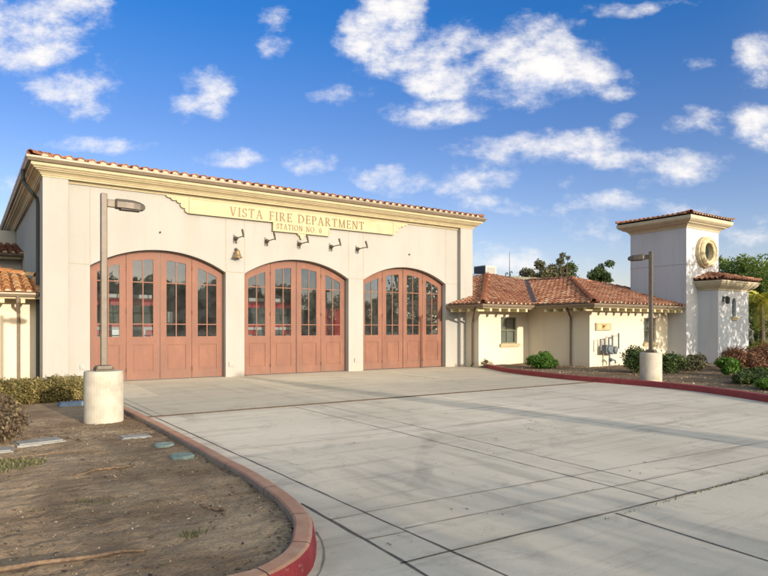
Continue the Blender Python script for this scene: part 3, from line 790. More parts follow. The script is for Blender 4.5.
# ================================================================== FIRE STATION
CX = 10.16
fs = thing('fire_station', (CX, YF, 0), 'long cream stucco fire station hall with three arched salmon doors under a red tile roof', 'fire station')
BAYS = [(3.14, 7.34), (8.005, 12.205), (12.87, 17.07)]
SPR, CRN = 3.55, 4.155
def arch_fn(b, dz=0.0):
    xm = (b[0] + b[1]) / 2; hw = (b[1] - b[0]) / 2; r = CRN - SPR; Rr = (hw * hw + r * r) / (2 * r); zc = CRN - Rr
    return lambda x: zc + math.sqrt(max(0.0, Rr * Rr - (x - xm) ** 2)) + dz
WT = 6.02
m = MB()
xs = [2.535] + [v for b in BAYS for v in b] + [17.745]
for k in range(0, len(xs), 2): m.box(xs[k], xs[k + 1], YF, YF + 0.30, 0, WT)
for b in BAYS: m.strip(b[0], b[1], arch_fn(b), WT, YF, YF + 0.30, 28)
m.box(1.95, 2.2, 20.75, 36, 0, WT + .3); m.box(18.12, 18.37, 20.45, 36, 0, WT + .3); m.box(1.95, 18.37, 36, 36.25, 0, WT + .3)
m.build('wall', 'stucco', fs)
for x0, x1 in ((1.87, 2.535), (17.745, 18.45)):
    m = MB(); m.box(x0, x1, 19.95, 20.75, 0, WT); m.build('pilaster', 'stucco', fs, bevel=0.012)
jm = mat_plain('stucco_reveal', (0.30, 0.25, 0.18), 0.9)
for x in [v for b in BAYS for v in b]:
    m = MB(); m.box(x - 0.009, x + 0.009, YF - 0.003, YF + 0.002, SPR + 0.035, 5.92); m.build('control_joint', jm, fs)
for k in range(0, len(xs), 2):
    m = MB(); m.box(xs[k], xs[k + 1], YF - 0.004, YF + 0.001, SPR + 0.015, SPR + 0.035); m.build('control_joint', jm, fs)
# cornice, frieze, gutter
rect = [(1.87, 19.95), (18.45, 19.95), (18.45, 36.3), (1.87, 36.3)]
prof = [(-0.24, 6.00), (0.0, 6.00), (0.022, 6.005), (0.026, 6.045), (0.05, 6.05), (0.07, 6.09), (0.115, 6.13), (0.17, 6.155), (0.185, 6.16), (0.187, 6.18), (0.187, 6.192), (0.232, 6.192), (0.245, 6.22), (0.272, 6.235), (0.272, 6.25), (0.31, 6.25), (0.312, 6.34), (-0.24, 6.34), (-0.24, 6.00)]
m = MB(); m.ring(rect, prof); m.build('cornice', 'yellow', fs)
m = MB(); m.box(2.535, 17.745, YF - 0.05, YF + 0.02, 5.925, 5.998); m.box(2.535, 17.745, YF - 0.075, YF - 0.05, 5.965, 5.998); m.build('frieze', 'yellow', fs)
m = MB(); m.ring(rect, [(o + 0.314, z) for o, z in gutter_prof(6.475, 0.12, 0.135)] + [(0.314, 6.475)]); m.build('gutter', 'gutter', fs)
# roof
E0 = 0.36; ex0, ex1, ey0, ey1 = 1.87 - E0, 18.45 + E0, 19.95 - E0, 36.3 + E0; ez = 6.445; PT = 0.195
wx, wy = ex1 - ex0, ey1 - ey0; hr = min(wx, wy) / 2
m = MB()
tile_slope(m, m, (ex0, ey0, ez), (ex1, ey0, ez), (0, 1, 0), PT, [(0.02, 0), (wx - .02, 0), (wx - hr, hr), (hr, hr)], 0.30, 0.40, 0.112, 1, (0.05, 0.75))
tile_slope(m, m, (ex0, ey0, ez), (ex0, ey1, ez), (1, 0, 0), PT, [(0.02, 0), (wy, 0), (wy - hr, hr), (hr, hr)], 0.30, 0.40, 0.105, 2, (0.15, 0.95))
for a, b_, i_, L in (((ex1, ey1), (ex1, ey0), (-1, 0, 0), wy), ((ex1, ey1), (ex0, ey1), (0, -1, 0), wx)):
    e = Vector((*a, ez)); al = (Vector((*b_, ez)) - e).normalized(); inn = Vector(i_)
    m.face([e + al * s_ + inn * t_ + Vector((0, 0, PT * t_ + .02)) for s_, t_ in ((0, 0), (L, 0), (L - hr, hr), (hr, hr))], 0.4)
ridge_tiles(m, (ex0 + .03, ey0 + .03, ez + 0.04), (ex0 + hr, ey0 + hr, ez + hr * PT), 0.12)
ridge_tiles(m, (ex1 - .03, ey0 + .03, ez + 0.04), (ex1 - hr, ey0 + hr, ez + hr * PT), 0.12)
rf = m.build('roof', 'tile', fs, tone=True, recalc=False)
# downspout of the dark side wall
m = MB(); m.tube([(1.46, 20.95, 6.36), (1.46, 20.97, 6.10), (1.50, 21.05, 5.98), (1.76, 21.35, 5.72), (1.86, 21.42, 5.62), (1.88, 21.42, 5.45), (1.88, 21.42, 0.05)], 0.055, 8)
m.build('downspout', mat_plain('dark_green_pipe', (0.035, 0.045, 0.045), 0.5), fs)
# small outlet boxes low on the piers
for x, z, w_ in ((2.93, .50, .13), (7.53, .44, .16), (12.53, .43, .15)):
    m = MB(); m.box(x - w_ / 2, x + w_ / 2, YF - 0.035, YF, z - w_ * .5, z + w_ * .5); m.box(x - w_ * .32, x + w_ * .32, YF - 0.045, YF - 0.034, z - w_ * .34, z + w_ * .2)
    m.build('outlet_box', mat_plain('outlet_grey', (0.34, 0.315, 0.28), 0.6, 0.2, 20), fs)
for x, z in ((5.18, 4.72), (15.1, 4.69)):
    m = MB(); m.lathe((x, YF, z), [(0.028, 0.0), (0.03, -0.05), (0.018, -0.08)], 'y', 10); m.build('sensor', 'dark_metal', fs)
# interior
m = MB(); m.face([(2.2, 20.45, 0.004), (18.12, 20.45, 0.004), (18.12, 36, 0.004), (2.2, 36, 0.004)]); m.build('garage_floor', 'interior', fs)
m = MB(); m.box(2.2, 18.12, 35.8, 35.99, 0.01, 6.3); m.box(2.2, 2.3, 20.5, 35.8, .01, 6.3); m.box(18.0, 18.1, 20.5, 35.8, .01, 6.3); m.box(2.3, 18.0, 20.5, 35.8, 6.1, 6.2); m.build('garage_lining', 'interior', fs)
# doors
YD = YF + 0.25
for bi, b in enumerate(BAYS):
    af = arch_fn(b)
    m = MB()
    m.strip(b[0], b[1], arch_fn(b, -0.045), arch_fn(b, -0.002), YD - 0.06, YD + 0.05, 28)  # brown rim, dark enough to paint in the shadowed gap under the arch
    m.box(b[0], b[0] + 0.04, YD - 0.02, YD + 0.05, 0, SPR - .05); m.box(b[1] - 0.04, b[1], YD - 0.02, YD + 0.05, 0, SPR - .05)
    dr_ = m.build('folding_door', mat_plain('brown_frame_and_gap_shadow', (0.10, 0.055, 0.035), 0.6), fs)
    lw = (b[1] - b[0] - 0.08) / 4
    for k in range(4):
        a = b[0] + 0.04 + lw * k + 0.006; c = a + lw - 0.012
        if k == 1: c -= 0.012
        if k == 2: a += 0.012
        y0, y1 = YD, YD + 0.05; st = 0.19
        top = arch_fn(b, -0.055); gt = arch_fn(b, -0.285)
        m = MB()
        m.strip(a, a + st, 0.025, top, y0, y1, 4); m.strip(c - st, c, 0.025, top, y0, y1, 4)
        m.strip(a + st, c - st, gt, top, y0, y1, 8)
        m.box(a + st, c - st, y0, y1, 1.13, 1.39); m.box(a + st, c - st, y0, y1, 0.025, 0.28)
        m.box(a + st - .005, c - st + .005, y0 + 0.020, y1 - 0.01, 0.275, 1.135)
        m.box(a + st + .05, c - st - .05, y0 + 0.008, y0 + 0.021, 0.33, 1.08)
        xm = (a + c) / 2
        m.strip(xm - 0.017, xm + 0.017, 1.39, gt, y0 + 0.006, y1 - 0.006, 2)
        for z in (1.79, 3.125): m.box(a + st, c - st, y0 + 0.008, y1 - 0.008, z - 0.016, z + 0.016)
        lf = m.build('leaf', 'door', dr_)
        m = MB(); n_ = 10; rows = [[(a + st - .004 + (c - a - 2 * st + .008) * q / n_, y0 + 0.026, 1.38) for q in range(n_ + 1)], [(a + st - .004 + (c - a - 2 * st + .008) * q / n_, y0 + 0.026, gt(a + st + (c - a - 2 * st) * q / n_) + 0.01) for q in range(n_ + 1)]]
        m.grid(rows); m.build('pane', 'glass', dr_)
    for k in (1, 3):
        xh = b[0] + 0.04 + lw * k
        for z in (0.33, 2.18, 3.62 if k == 1 else 3.62):
            m = MB(); m.tube([(xh, YD - 0.012, z - 0.07), (xh, YD - 0.012, z + 0.07)], 0.013, 6); m.box(xh - 0.03, xh + 0.03, YD - 0.006, YD - 0.001, z - 0.05, z + 0.05)
            m.build('hinge', mat_plain('hinge_brown', (0.12, 0.06, 0.04), 0.5, 0.2, 10, 0.4), dr_)
    xm = (b[0] + b[1]) / 2
    m = MB(); m.box(xm - 0.016, xm + 0.016, YD + 0.012, YD + 0.04, 0.02, CRN - 0.06); m.build('astragal', 'dark_metal', dr_)
    m = MB(); m.box(b[0] + 0.04, b[1] - 0.04, YD + 0.005, YD + 0.04, 0.004, 0.024); m.build('threshold', 'dark_metal', dr_)

# name board under the cornice
m = MB(); yb0, yb1 = YF - 0.11, YF - 0.002
m.box(6.07, 14.25, yb0, yb1, 5.405, 5.924)
m.box(9.02, 11.30, yb0, yb1, 5.10, 5.405)
for z0, z1, xa, xb in ((5.405, 5.43, 6.07, 9.02), (5.405, 5.43, 11.30, 14.25), (5.89, 5.92, 6.07, 14.25), (5.10, 5.125, 9.02, 11.30)): m.box(xa, xb, yb0 - 0.018, yb0, z0, z1)
for xa, xb, z0, z1 in ((6.07, 6.10, 5.43, 5.89), (14.22, 14.25, 5.43, 5.89), (9.02, 9.045, 5.125, 5.43), (11.275, 11.30, 5.125, 5.43)): m.box(xa, xb, yb0 - 0.018, yb0, z0, z1)
def scroll(sx):
    P_ = [(0, 5.924), (0, 5.41), (0.05, 5.42), (.11, 5.46), (.13, 5.51), (.115, 5.565), (.17, 5.56), (.245, 5.595), (.275, 5.66), (.255, 5.725), (.31, 5.71), (.375, 5.74), (.395, 5.795), (.46, 5.775), (.54, 5.795), (.585, 5.855), (.64, 5.85), (.70, 5.875), (.73, 5.924)]
    return [((6.07 - x) if sx < 0 else (14.25 + x), z) for x, z in P_]
for s_ in (-1, 1): m.prism(scroll(s_), 'y', yb0 + 0.02, yb1)
m.prism([(9.98, 5.10), (10.34, 5.10), (10.30, 5.04), (10.24, 5.02), (10.21, 4.93), (10.16, 4.88), (10.11, 4.93), (10.08, 5.02), (10.02, 5.04)], 'y', yb0 + 0.01, yb1)
nb_ = m.build('name_board', 'yellow', fs)

# serif capitals, cut as strokes: each glyph is a list of polygons in a unit-height box
def q4(a, b_, wa, wb=None):
    wb = wa if wb is None else wb
    return [(a[0] - wa / 2, a[1]), (a[0] + wa / 2, a[1]), (b_[0] + wb / 2, b_[1]), (b_[0] - wb / 2, b_[1])]
def hbar(x0, x1, y, h): return [(x0, y), (x1, y), (x1, y + h), (x0, y + h)]
def arcp(cx_, cy_, rx, ry, a0, a1, t0, t1, n=10):
    out = []
    for k in range(n):
        p = []
        for q in (k, k + 1):
            an = R(a0 + (a1 - a0) * q / n); t = t0 + (t1 - t0) * abs(math.cos(an))
            p.append(((cx_ + rx * math.cos(an), cy_ + ry * math.sin(an)), (cx_ + (rx - t) * math.cos(an), cy_ + (ry - t * 0.6) * math.sin(an))))
        out.append([p[0][0], p[1][0], p[1][1], p[0][1]])
    return out
TK, TN, SF = 0.125, 0.055, 0.045
def stem(x): return [q4((x, 0), (x, 1), TK), hbar(x - .14, x + .14, 0, SF), hbar(x - .14, x + .14, 1 - SF, SF)]
GL = {
 'I': (0.30, stem(.15)),
 'V': (0.78, [q4((.39, 0), (.14, 1), .11, TK), q4((.41, 0), (.65, 1), .07, TN), hbar(0, .28, 1 - SF, SF), hbar(.53, .77, 1 - SF, SF)]),
 'A': (0.80, [q4((.13, 0), (.38, 1), TN, .06), q4((.66, 0), (.40, 1), TK, .09), hbar(.22, .56, .32, SF), hbar(0, .25, 0, SF), hbar(.52, .80, 0, SF)]),
 'T': (0.68, [q4((.34, 0), (.34, 1), TK), hbar(.20, .48, 0, SF), hbar(.02, .66, .93, .07), q4((.04, .78), (.03, 1), .05, .03), q4((.64, .78), (.65, 1), .05, .03)]),
 'F': (0.58, stem(.15) + [hbar(.15, .55, .94, .06), hbar(.15, .45, .48, .05), q4((.53, .80), (.54, 1), .05), q4((.45, .40), (.45, .60), .04)]),
 'E': (0.60, stem(.15) + [hbar(.15, .55, .94, .06), hbar(.15, .45, .49, .05), hbar(.15, .57, 0, .06), q4((.54, .80), (.54, 1), .05), q4((.57, 0), (.56, .2), .05), q4((.45, .41), (.45, .61), .04)]),
 'D': (0.82, stem(.15) + arcp(.26, .5, .53, .5, -90, 90, .06, .14, 12) + [hbar(.15, .27, 0, .06), hbar(.15, .27, .94, .06)]),
 'P': (0.62, stem(.15) + arcp(.24, .73, .36, .27, -90, 90, .055, .12, 10) + [hbar(.15, .25, .46, .055), hbar(.15, .25, .945, .055)]),
 'R': (0.76, stem(.15) + arcp(.24, .74, .34, .26, -90, 90, .055, .12, 10) + [hbar(.15, .25, .48, .055), hbar(.15, .25, .945, .055), q4((.66, 0), (.32, .5), .13, .12), hbar(.60, .78, 0, SF)]),
 'M': (0.96, [q4((.13, 0), (.17, 1), TN), q4((.47, 0), (.17, 1), .07, TK), q4((.49, 0), (.78, 1), .06, .07), q4((.83, 0), (.79, 1), TK), hbar(0, .26, 0, SF), hbar(.69, .97, 0, SF), hbar(.05, .22, 1 - SF, SF), hbar(.74, .91, 1 - SF, SF)]),
 'N': (0.84, [q4((.14, 0), (.14, 1), TN), q4((.68, 0), (.14, 1), .10, TK), q4((.70, 0), (.70, 1), TN), hbar(0, .28, 0, SF), hbar(.57, .84, 1 - SF, SF), hbar(.02, .2, 1 - SF, SF)]),
 'O': (0.86, arcp(.43, .5, .43, .5, 0, 360, .05, .13, 22)),
 'S': (0.54, arcp(.27, .74, .24, .26, 20, 270, .055, .11, 12) + arcp(.27, .25, .26, .25, -160, 90, .055, .12, 12) + [q4((.49, .74), (.48, .95), .05), q4((.03, .05), (.03, .27), .05)]),
 '6': (0.56, arcp(.28, .32, .26, .32, 0, 360, .05, .11, 18) + arcp(.50, .42, .48, .58, 95, 185, .05, .11, 8)),
 '.': (0.24, [hbar(.06, .19, 0, .13)]),
 ' ': (0.42, [])}
def lettering(text, xmid, width, z0, h, y, parent, sp=0.16):
    tot = sum(GL[c][0] + sp for c in text) - sp; k = width / tot; x = xmid - width / 2
    for c in text:
        w_, polys = GL[c]; m = MB()
        for p in polys:
            m.prism([(x + px * k, z0 + py * h) for px, py in p], 'y', y - 0.014 - rnd.random() * 0.002, y + 0.002)
        if polys: m.build('letter', 'letter', parent)
        x += (w_ + sp) * k
lettering('VISTA FIRE DEPARTMENT', 10.13, 5.40, 5.475, 0.305, yb0, nb_)
lettering('STATION NO. 6', 10.06, 1.82, 5.185, 0.195, yb0, nb_)

# five sign lights on short arms, and the bell
slg = None
for i, (x, lab) in enumerate(((7.69, 'small bronze sign light on an arm directly above the brass bell'), (8.83, 'small bronze sign light below the letters FIRE, between the bell and the pendant point'), (10.10, 'small bronze sign light just below the pendant point at the middle of the board'),
                              (11.43, 'small bronze sign light below the last letters of the board, right of the pendant'), (12.60, 'small bronze sign light on the wall strip between the middle and right doors'))):
    if slg is None:
        t = thing('sign_light', (x, YF, 4.73), lab, 'light', 'sign lights under the name board')
        m = MB(); m.lathe((x, YF, 4.73), [(0.072, 0), (0.075, -0.05), (0.06, -0.09), (0.03, -0.10)], 'y', 14); m.tube([(x, YF - .05, 4.68), (x + .005, YF - .07, 4.56)], 0.018, 6); m.build('wall_box', 'sign_metal', t)
        m = MB(); m.tube([(x, YF - 0.1, 4.73), (x, YF - 0.70, 4.73)], 0.019, 8); m.build('arm', 'sign_metal', t)
        m = MB(); m.tube([(x, YF - 0.73, 4.69), (x, YF - 0.70, 4.76), (x, YF - 0.63, 4.90), (x, YF - .60, 4.96)], [0.022, 0.032, 0.036, 0.034], 10); m.build('lamp_head', 'sign_metal', t)
        slg = t
    else:
        t = copy_tree(slg); t.location = (x, YF, 4.73); t['label'] = lab
t = thing('wall_bell', (7.69, YF, 4.2), 'small brass bell on a bracket on the wall between the left and middle doors', 'bell')
m = MB(); m.lathe((7.69, YF - 0.19, 4.05), [(0.165, 0.0), (0.15, 0.02), (0.115, 0.08), (0.085, 0.16), (0.075, 0.22), (0.05, 0.26), (0.0, 0.27)], 'z', 20); m.build('bell_body', 'brass', t, smooth=True)
m = MB(); m.box(7.665, 7.715, YF - .21, YF - 0.001, 4.315, 4.345); m.lathe((7.69, YF, 4.36), [(0.05, 0.0), (0.05, -0.05), (0.02, -.06)], 'y', 10); m.build('bracket', 'dark_metal', t)
m = MB(); m.tube([(7.69, YF - .19, 4.16), (7.69, YF - .19, 4.0)], [0.008, 0.022], 8); m.build('clapper', 'dark_metal', t)

# engines parked inside
def engine(loc, label, k=1.0):
    x, y = loc
    t = thing('fire_engine', (x, y, 0), label, 'fire engine', 'fire engines parked behind the doors')
    m = MB(); m.prism([(y, .55), (y + .02, 1.72), (y + .18, 2.62), (y + .4, 2.72), (y + 2.6, 2.72), (y + 2.6, 2.95), (y + 8.2, 2.95), (y + 8.2, .55)], 'x', x - 1.2, x + 1.2); m.build('body', 'red_paint', t, bevel=0.04)
    m = MB(); m.face([(x - 1.08, y + .012, 1.80), (x + 1.08, y + .012, 1.80), (x + 1.05, y + .135, 2.46), (x - 1.05, y + .135, 2.46)]); m.build('windscreen', 'dark_glass', t)
    for s_ in (-1, 1):
        m = MB(); m.box(x + s_ * 1.202 - .004, x + s_ * 1.202 + .004, y + .45, y + 1.5, 1.8, 2.5); m.build('side_window', 'dark_glass', t)
        m = MB(); m.lathe((x + s_ * 1.05, y + 1.4, .52), [(.2, -.15), (.5, -.15), (.52, 0), (.5, .15), (.2, .15)], 'x', 20); m.build('wheel', 'tyre', t)
        m = MB(); m.lathe((x + s_ * 1.05, y + 6.2, .52), [(.2, -.15), (.5, -.15), (.52, 0), (.5, .15), (.2, .15)], 'x', 20); m.build('wheel', 'tyre', t)
        m = MB(); m.box(x + s_ * .9 - .17, x + s_ * .9 + .17, y - .04, y + .02, 1.12, 1.42); m.build('headlight', 'white', t)
        m = MB(); m.tube([(x + s_ * 1.1, y + .1, 2.3), (x + s_ * 1.38, y - .1, 2.25), (x + s_ * 1.38, y - .1, 1.9)], .02, 6); m.box(x + s_ * 1.36 - .1, x + s_ * 1.36 + .1, y - .14, y - .08, 1.85, 2.25); m.build('mirror', 'chrome', t)
    m = MB(); m.box(x - 1.22, x + 1.22, y - .55, y, .45, .85); m.build('bumper', 'chrome', t, bevel=0.03)
    m = MB(); m.box(x - .55, x + .55, y - .03, y + .01, .95, 1.6); m.build('grille', 'chrome', t)
    m = MB(); m.box(x - .9, x + .9, y + .45, y + .8, 2.725, 2.87); m.build('light_bar', 'white', t, bevel=0.03)
    m = MB(); m.box(x - 1.205, x + 1.205, y - .006, y + 1.0, 1.60, 1.70); m.build('stripe', 'white', t)
engine((4.75, 22.6), 'red fire engine with white stripe seen through the left arched door')
engine((10.0, 22.6), 'red fire engine with white stripe seen through the middle arched door')
t = thing('equipment_locker', (13.6, 24.0, 0), 'tall red equipment locker standing behind the right leaf of the middle door', 'locker')
m = MB(); m.box(13.25, 14.15, 24, 24.6, 0.02, 2.55); m.build('cabinet', 'red_paint', t, bevel=0.01)
for x in (13.47, 13.92):
    m = MB(); m.box(x - .2, x + .2, 23.985, 23.999, .15, 2.45); m.box(x + .12, x + .15, 23.96, 23.985, 1.5, 1.75); m.build('cabinet_door', 'red_paint', t)


# ================================================================== LOW BUILDINGS
def wall_slab(m, x0, x1, y, th, z1, wins):
    xs_ = [x0]
    for a, c, z0, zz in wins:
        m.box(xs_[-1], a, y, y + th, 0, z1); m.box(a, c, y, y + th, 0, z0); m.box(a, c, y, y + th, zz, z1); xs_.append(c)
    m.box(xs_[-1], x1, y, y + th, 0, z1)
M['rafter'] = mat_plain('pale_yellow_rafter', (0.56, 0.47, 0.26), 0.7, 0.1)
M['win_frame'] = mat_plain('olive_window_frame', (0.16, 0.15, 0.10), 0.5, 0.1)
M['blind'] = mat_plain('pale_blind', (0.42, 0.42, 0.32), 0.8, 0.1, 3)
def window(parent, x0, x1, y, z0, z1, sill='yellow'):
    m = MB(); f = 0.05
    for a in ((x0, x0 + f, z0, z1), (x1 - f, x1, z0, z1), (x0 + f, x1 - f, z0, z0 + f), (x0 + f, x1 - f, z1 - f, z1)): m.box(a[0], a[1], y + .09, y + .14, a[2], a[3])
    m.box(x0 + f, x1 - f, y + .09, y + .135, (z0 + z1) / 2 - .025, (z0 + z1) / 2 + .025)
    m.box((x0 + x1) / 2 - .02, (x0 + x1) / 2 + .02, y + .095, y + .13, z0 + f, z1 - f)
    wd_ = m.build('window', 'win_frame', parent)
    m = MB(); m.face([(x0 + f, y + .115, z0 + f), (x1 - f, y + .115, z0 + f), (x1 - f, y + .115, z1 - f), (x0 + f, y + .115, z1 - f)]); m.build('pane', 'glass', wd_)
    m = MB(); m.face([(x0, y + .20, z0), (x1, y + .20, z0), (x1, y + .20, z1), (x0, y + .20, z1)])
    zz = z0
    while zz < z1 - .03: m.obox(((x0 + x1) / 2, y + .185, zz + .02), ((x1 - x0) / 2, 0, 0), (0, .008, .012), (0, -.001, .001)); zz += .05
    m.build('blind', 'blind', wd_)
    m = MB(); m.box(x0 - .10, x1 + .10, y - .10, y + .09, z0 - .11, z0 - .035); m.box(x0 - .06, x1 + .06, y - .055, y + .05, z0 - .17, z0 - .11); m.box(x0 - .06, x1 + .06, y - .12, y + .09, z0 - .035, z0 - .001)
    m.build('sill', sill, wd_)
ow = thing('office_wing', (21.1, 15.85, 0), 'low cream office wing with red hipped tile roof between the hall and the tower', 'building')
m = MB()
wall_slab(m, 18.05, 21.1, 19.15, 0.3, 2.56, [(19.37, 20.38, 0.99, 2.15)])
m.box(18.05, 18.35, 19.45, 20.6, 0, 2.56)
wall_slab(m, 21.1, 26.8, 15.85, 0.3, 2.56, [(24.9, 25.83, 1.02, 2.12)])
m.box(21.1, 21.4, 16.15, 19.15, 0, 2.56)
m.box(22.5, 40, 23.8, 40, 0, 4.05)
m.build('wall', 'stucco_cream', ow)
m = MB(); m.box(17.2, 21.3, 18.0, 20.0, 2.555, 2.575); m.box(20.25, 26.8, 15.02, 20.2, 2.556, 2.576); m.build('soffit', 'cream_trim', ow)
window(ow, 19.37, 20.38, 19.15, 0.99, 2.15); window(ow, 24.9, 25.83, 15.85, 1.02, 2.12)
PO = 0.285; ze = 2.62
m = MB()
tile_slope(m, m, (17.15, 17.95, ze), (26.1, 17.95, ze), (0, 1, 0), PO, [(0, 0), (3.05, 0), (8.70, 5.65), (7.3, 7.3)], 0.27, 0.37, 0.092, 11)
tile_slope(m, m, (17.15, 17.95, ze), (17.15, 25.3, ze), (1, 0, 0), PO, [(0, 0), (2.1, 0), (2.1, 1.36), (7.3, 1.36), (7.3, 7.3)], 0.27, 0.37, 0.092, 12)
tile_slope(m, m, (20.2, 14.97, ze), (20.2, 23.7, ze), (1, 0, 0), PO, [(0, 0), (2.98, 0), (8.63, 5.65), (5.2, 5.2)], 0.27, 0.37, 0.092, 13)
tile_slope(m, m, (20.2, 14.97, ze), (28, 14.97, ze), (0, 1, 0), PO, [(0, 0), (6.55, 0), (6.55, 2.85), (7.55, 2.85), (5.2, 5.2)], 0.27, 0.37, 0.092, 14)
def zr(s_): return ze + PO * s_
ridge_tiles(m, (17.17, 17.97, ze + .05), (24.45, 25.25, zr(7.3) + .03), 0.13, 0.36, 5)
ridge_tiles(m, (20.22, 14.99, ze + .05), (25.4, 20.17, zr(5.2) + .03), 0.13, 0.36, 6, (0.0, 0.35))
ridge_tiles(m, (25.4, 20.17, zr(5.2) + .03), (27.6, 17.9, zr(2.9) + .03), 0.13, 0.36, 7)
ridge_tiles(m, (25.4, 20.17, zr(5.2) + .03), (25.85, 23.6, zr(5.65) + .05), 0.12, 0.36, 8)
rf = m.build('roof', 'tile', ow, tone=True, recalc=False)
m = MB(); m.face([(20.10, 18.02, ze + .16), (20.27, 17.90, ze + .16), (25.95, 23.56, zr(5.65) + .16), (25.77, 23.70, zr(5.65) + .16)]); m.build('valley_flashing', mat_plain('valley_strip', (0.05, 0.035, 0.035), 0.8), rf)
m = MB(); m.ring([(17.15, 20.12), (17.15, 17.95), (20.2, 17.95), (20.2, 14.97), (26.62, 14.97)], [(o, z) for o, z in gutter_prof(ze + .01, 0.11, 0.12)] + [(0, ze + .01)], closed=False); m.build('gutter', 'gutter', ow)
m = MB()
m.ring([(17.17, 20.1), (17.17, 17.97), (20.22, 17.97), (20.22, 14.99), (26.6, 14.99)], [(-0.002, ze - .09), (-0.002, ze - .15), (-.04, ze - .15), (-.04, ze - .09), (-0.002, ze - .09)], closed=False); m.build('fascia', 'yellow', ow)
# rafter ends: one mesh each
def rafter(parent, p, d):
    m = MB(); p = Vector(p); d = Vector(d); sd = Vector((-d.y, d.x, 0))
    m.obox(p + d * .22, d * .30, sd * .055, Vector((0, 0, .058)))
    m.build('rafter_end', 'rafter', parent)
x = 17.6
while x < 20.1: rafter(ow, (x, 18.03, ze - .212), (0, 1, 0)); x += .52
y = 18.3
while y < 20.0: rafter(ow, (17.23, y, ze - .212), (1, 0, 0)); y += .52
y = 15.4
while y < 17.8: rafter(ow, (20.28, y, ze - .212), (1, 0, 0)); y += .50
x = 20.7
while x < 26.5: rafter(ow, (x, 15.05, ze - .212), (0, 1, 0)); x += .52
M['pipe'] = mat_plain('brown_downspout', (0.075, 0.05, 0.035), 0.5, 0.15)
m = MB(); m.tube([(17.10, 18.35, ze - .08), (17.16, 18.45, ze - .2), (17.98, 19.42, ze - .62), (18.0, 19.48, ze - .72), (18.0, 19.48, .12), (17.9, 19.42, .06)], 0.042, 8); m.build('downspout', 'pipe', ow)
m = MB(); m.tube([(20.16, 16.25, ze - .08), (20.22, 16.25, ze - .2), (20.98, 16.75, ze - .42), (21.04, 16.75, ze - .5), (21.04, 16.75, .10)], 0.042, 8); m.build('downspout', 'pipe', ow)
pq = MB(); pq.box(21.44, 22.44, 15.77, 15.849, 1.575, 1.885)
pq.box(21.47, 22.41, 15.755, 15.77, 1.60, 1.63); pq.box(21.47, 22.41, 15.755, 15.77, 1.83, 1.86); pq.box(21.47, 21.50, 15.755, 15.77, 1.63, 1.83); pq.box(22.38, 22.41, 15.755, 15.77, 1.63, 1.83)
pp = pq.build('wall_plaque', 'yellow', ow, bevel=0.008)
m = MB()
for k in range(10):
    a0 = R(36 * k); m.lathe((21.9 + .0, 15.76, 1.73), [(0.10, 0.0), (0.10, -.012), (0.055, -.012), (0.055, 0)], 'y', 18) if k == 0 else None
m.obox((22.0, 15.752, 1.74), (.10, 0, .06), (0, .006, 0), (-.012, 0, .02)); m.build('relief', mat_plain('plaque_relief', (0.40, 0.25, 0.08), 0.6), pp)
m = MB(); m.box(23.0, 27.0, 25.9, 26.1, 4.0, 4.78); m.build('roof_edge', mat_plain('dark_roof_edge', (0.13, 0.14, 0.17), 0.6), ow)
m = MB(); m.box(27.0, 36, 25.9, 26.15, 4.0, 4.80); m.box(23.0, 36, 26.15, 39, 4.3, 4.70); m.build('parapet', 'cream_trim', ow)

hv = thing('rooftop_air_conditioner', (27.4, 28.5, 4.7), 'boxy grey air conditioner on the flat roof right of the hall', 'air conditioner')
m = MB(); m.box(27.0, 27.95, 28.0, 29.1, 4.78, 5.63); m.build('casing', mat_plain('galvanised', (0.42, 0.40, 0.36), 0.5, 0.1, 5, 0.3), hv, bevel=0.015)
m = MB()
for k in range(9): m.obox((26.985, 28.55, 4.9 + .08 * k), (.012, 0, .02), (0, .48, 0), (-.004, 0, .004))
m.box(26.988, 26.998, 28.06, 29.04, 4.84, 5.58); m.build('louvre', 'grey_dark', hv)
m = MB(); m.box(27.15, 27.8, 27.985, 27.998, 4.9, 5.5); m.build('access_panel', mat_plain('panel_grey', (0.30, 0.28, 0.25), 0.6), hv)
m = MB(); m.box(27.02, 27.93, 28.02, 29.08, 4.70, 4.78); m.build('curb', 'grey_dark', hv)
t = thing('antenna_mast', (29.1, 28, 4.7), 'thin antenna mast rising from the flat roof beside the air conditioner', 'antenna')
m = MB(); m.tube([(29.1, 28, 4.7), (29.1, 28, 5.6), (29.1, 28, 6.65)], [0.028, 0.022, 0.010], 6); m.build('mast', 'grey_dark', t)
m = MB(); m.tube([(29.1, 28, 4.72), (29.1, 28, 4.78)], 0.08, 10); m.build('base_plate', 'grey_dark', t)
for i, (x, hh, lab) in enumerate(((28.55, .45, 'short bent vent pipe on the flat roof, nearer the air conditioner'), (28.95, .55, 'taller hooked vent pipe at the foot of the antenna mast'))):
    m = MB(); m.tube([(x, 27.8, 4.7), (x, 27.8, 4.7 + hh), (x + .06, 27.8, 4.76 + hh), (x + .16, 27.8, 4.76 + hh), (x + .2, 27.8, 4.66 + hh)], 0.035, 8)
    tag(m.build('vent_pipe', 'grey_dark', None, origin=(x, 27.8, 4.7)), lab, 'pipe', 'vent pipes on the flat roof')

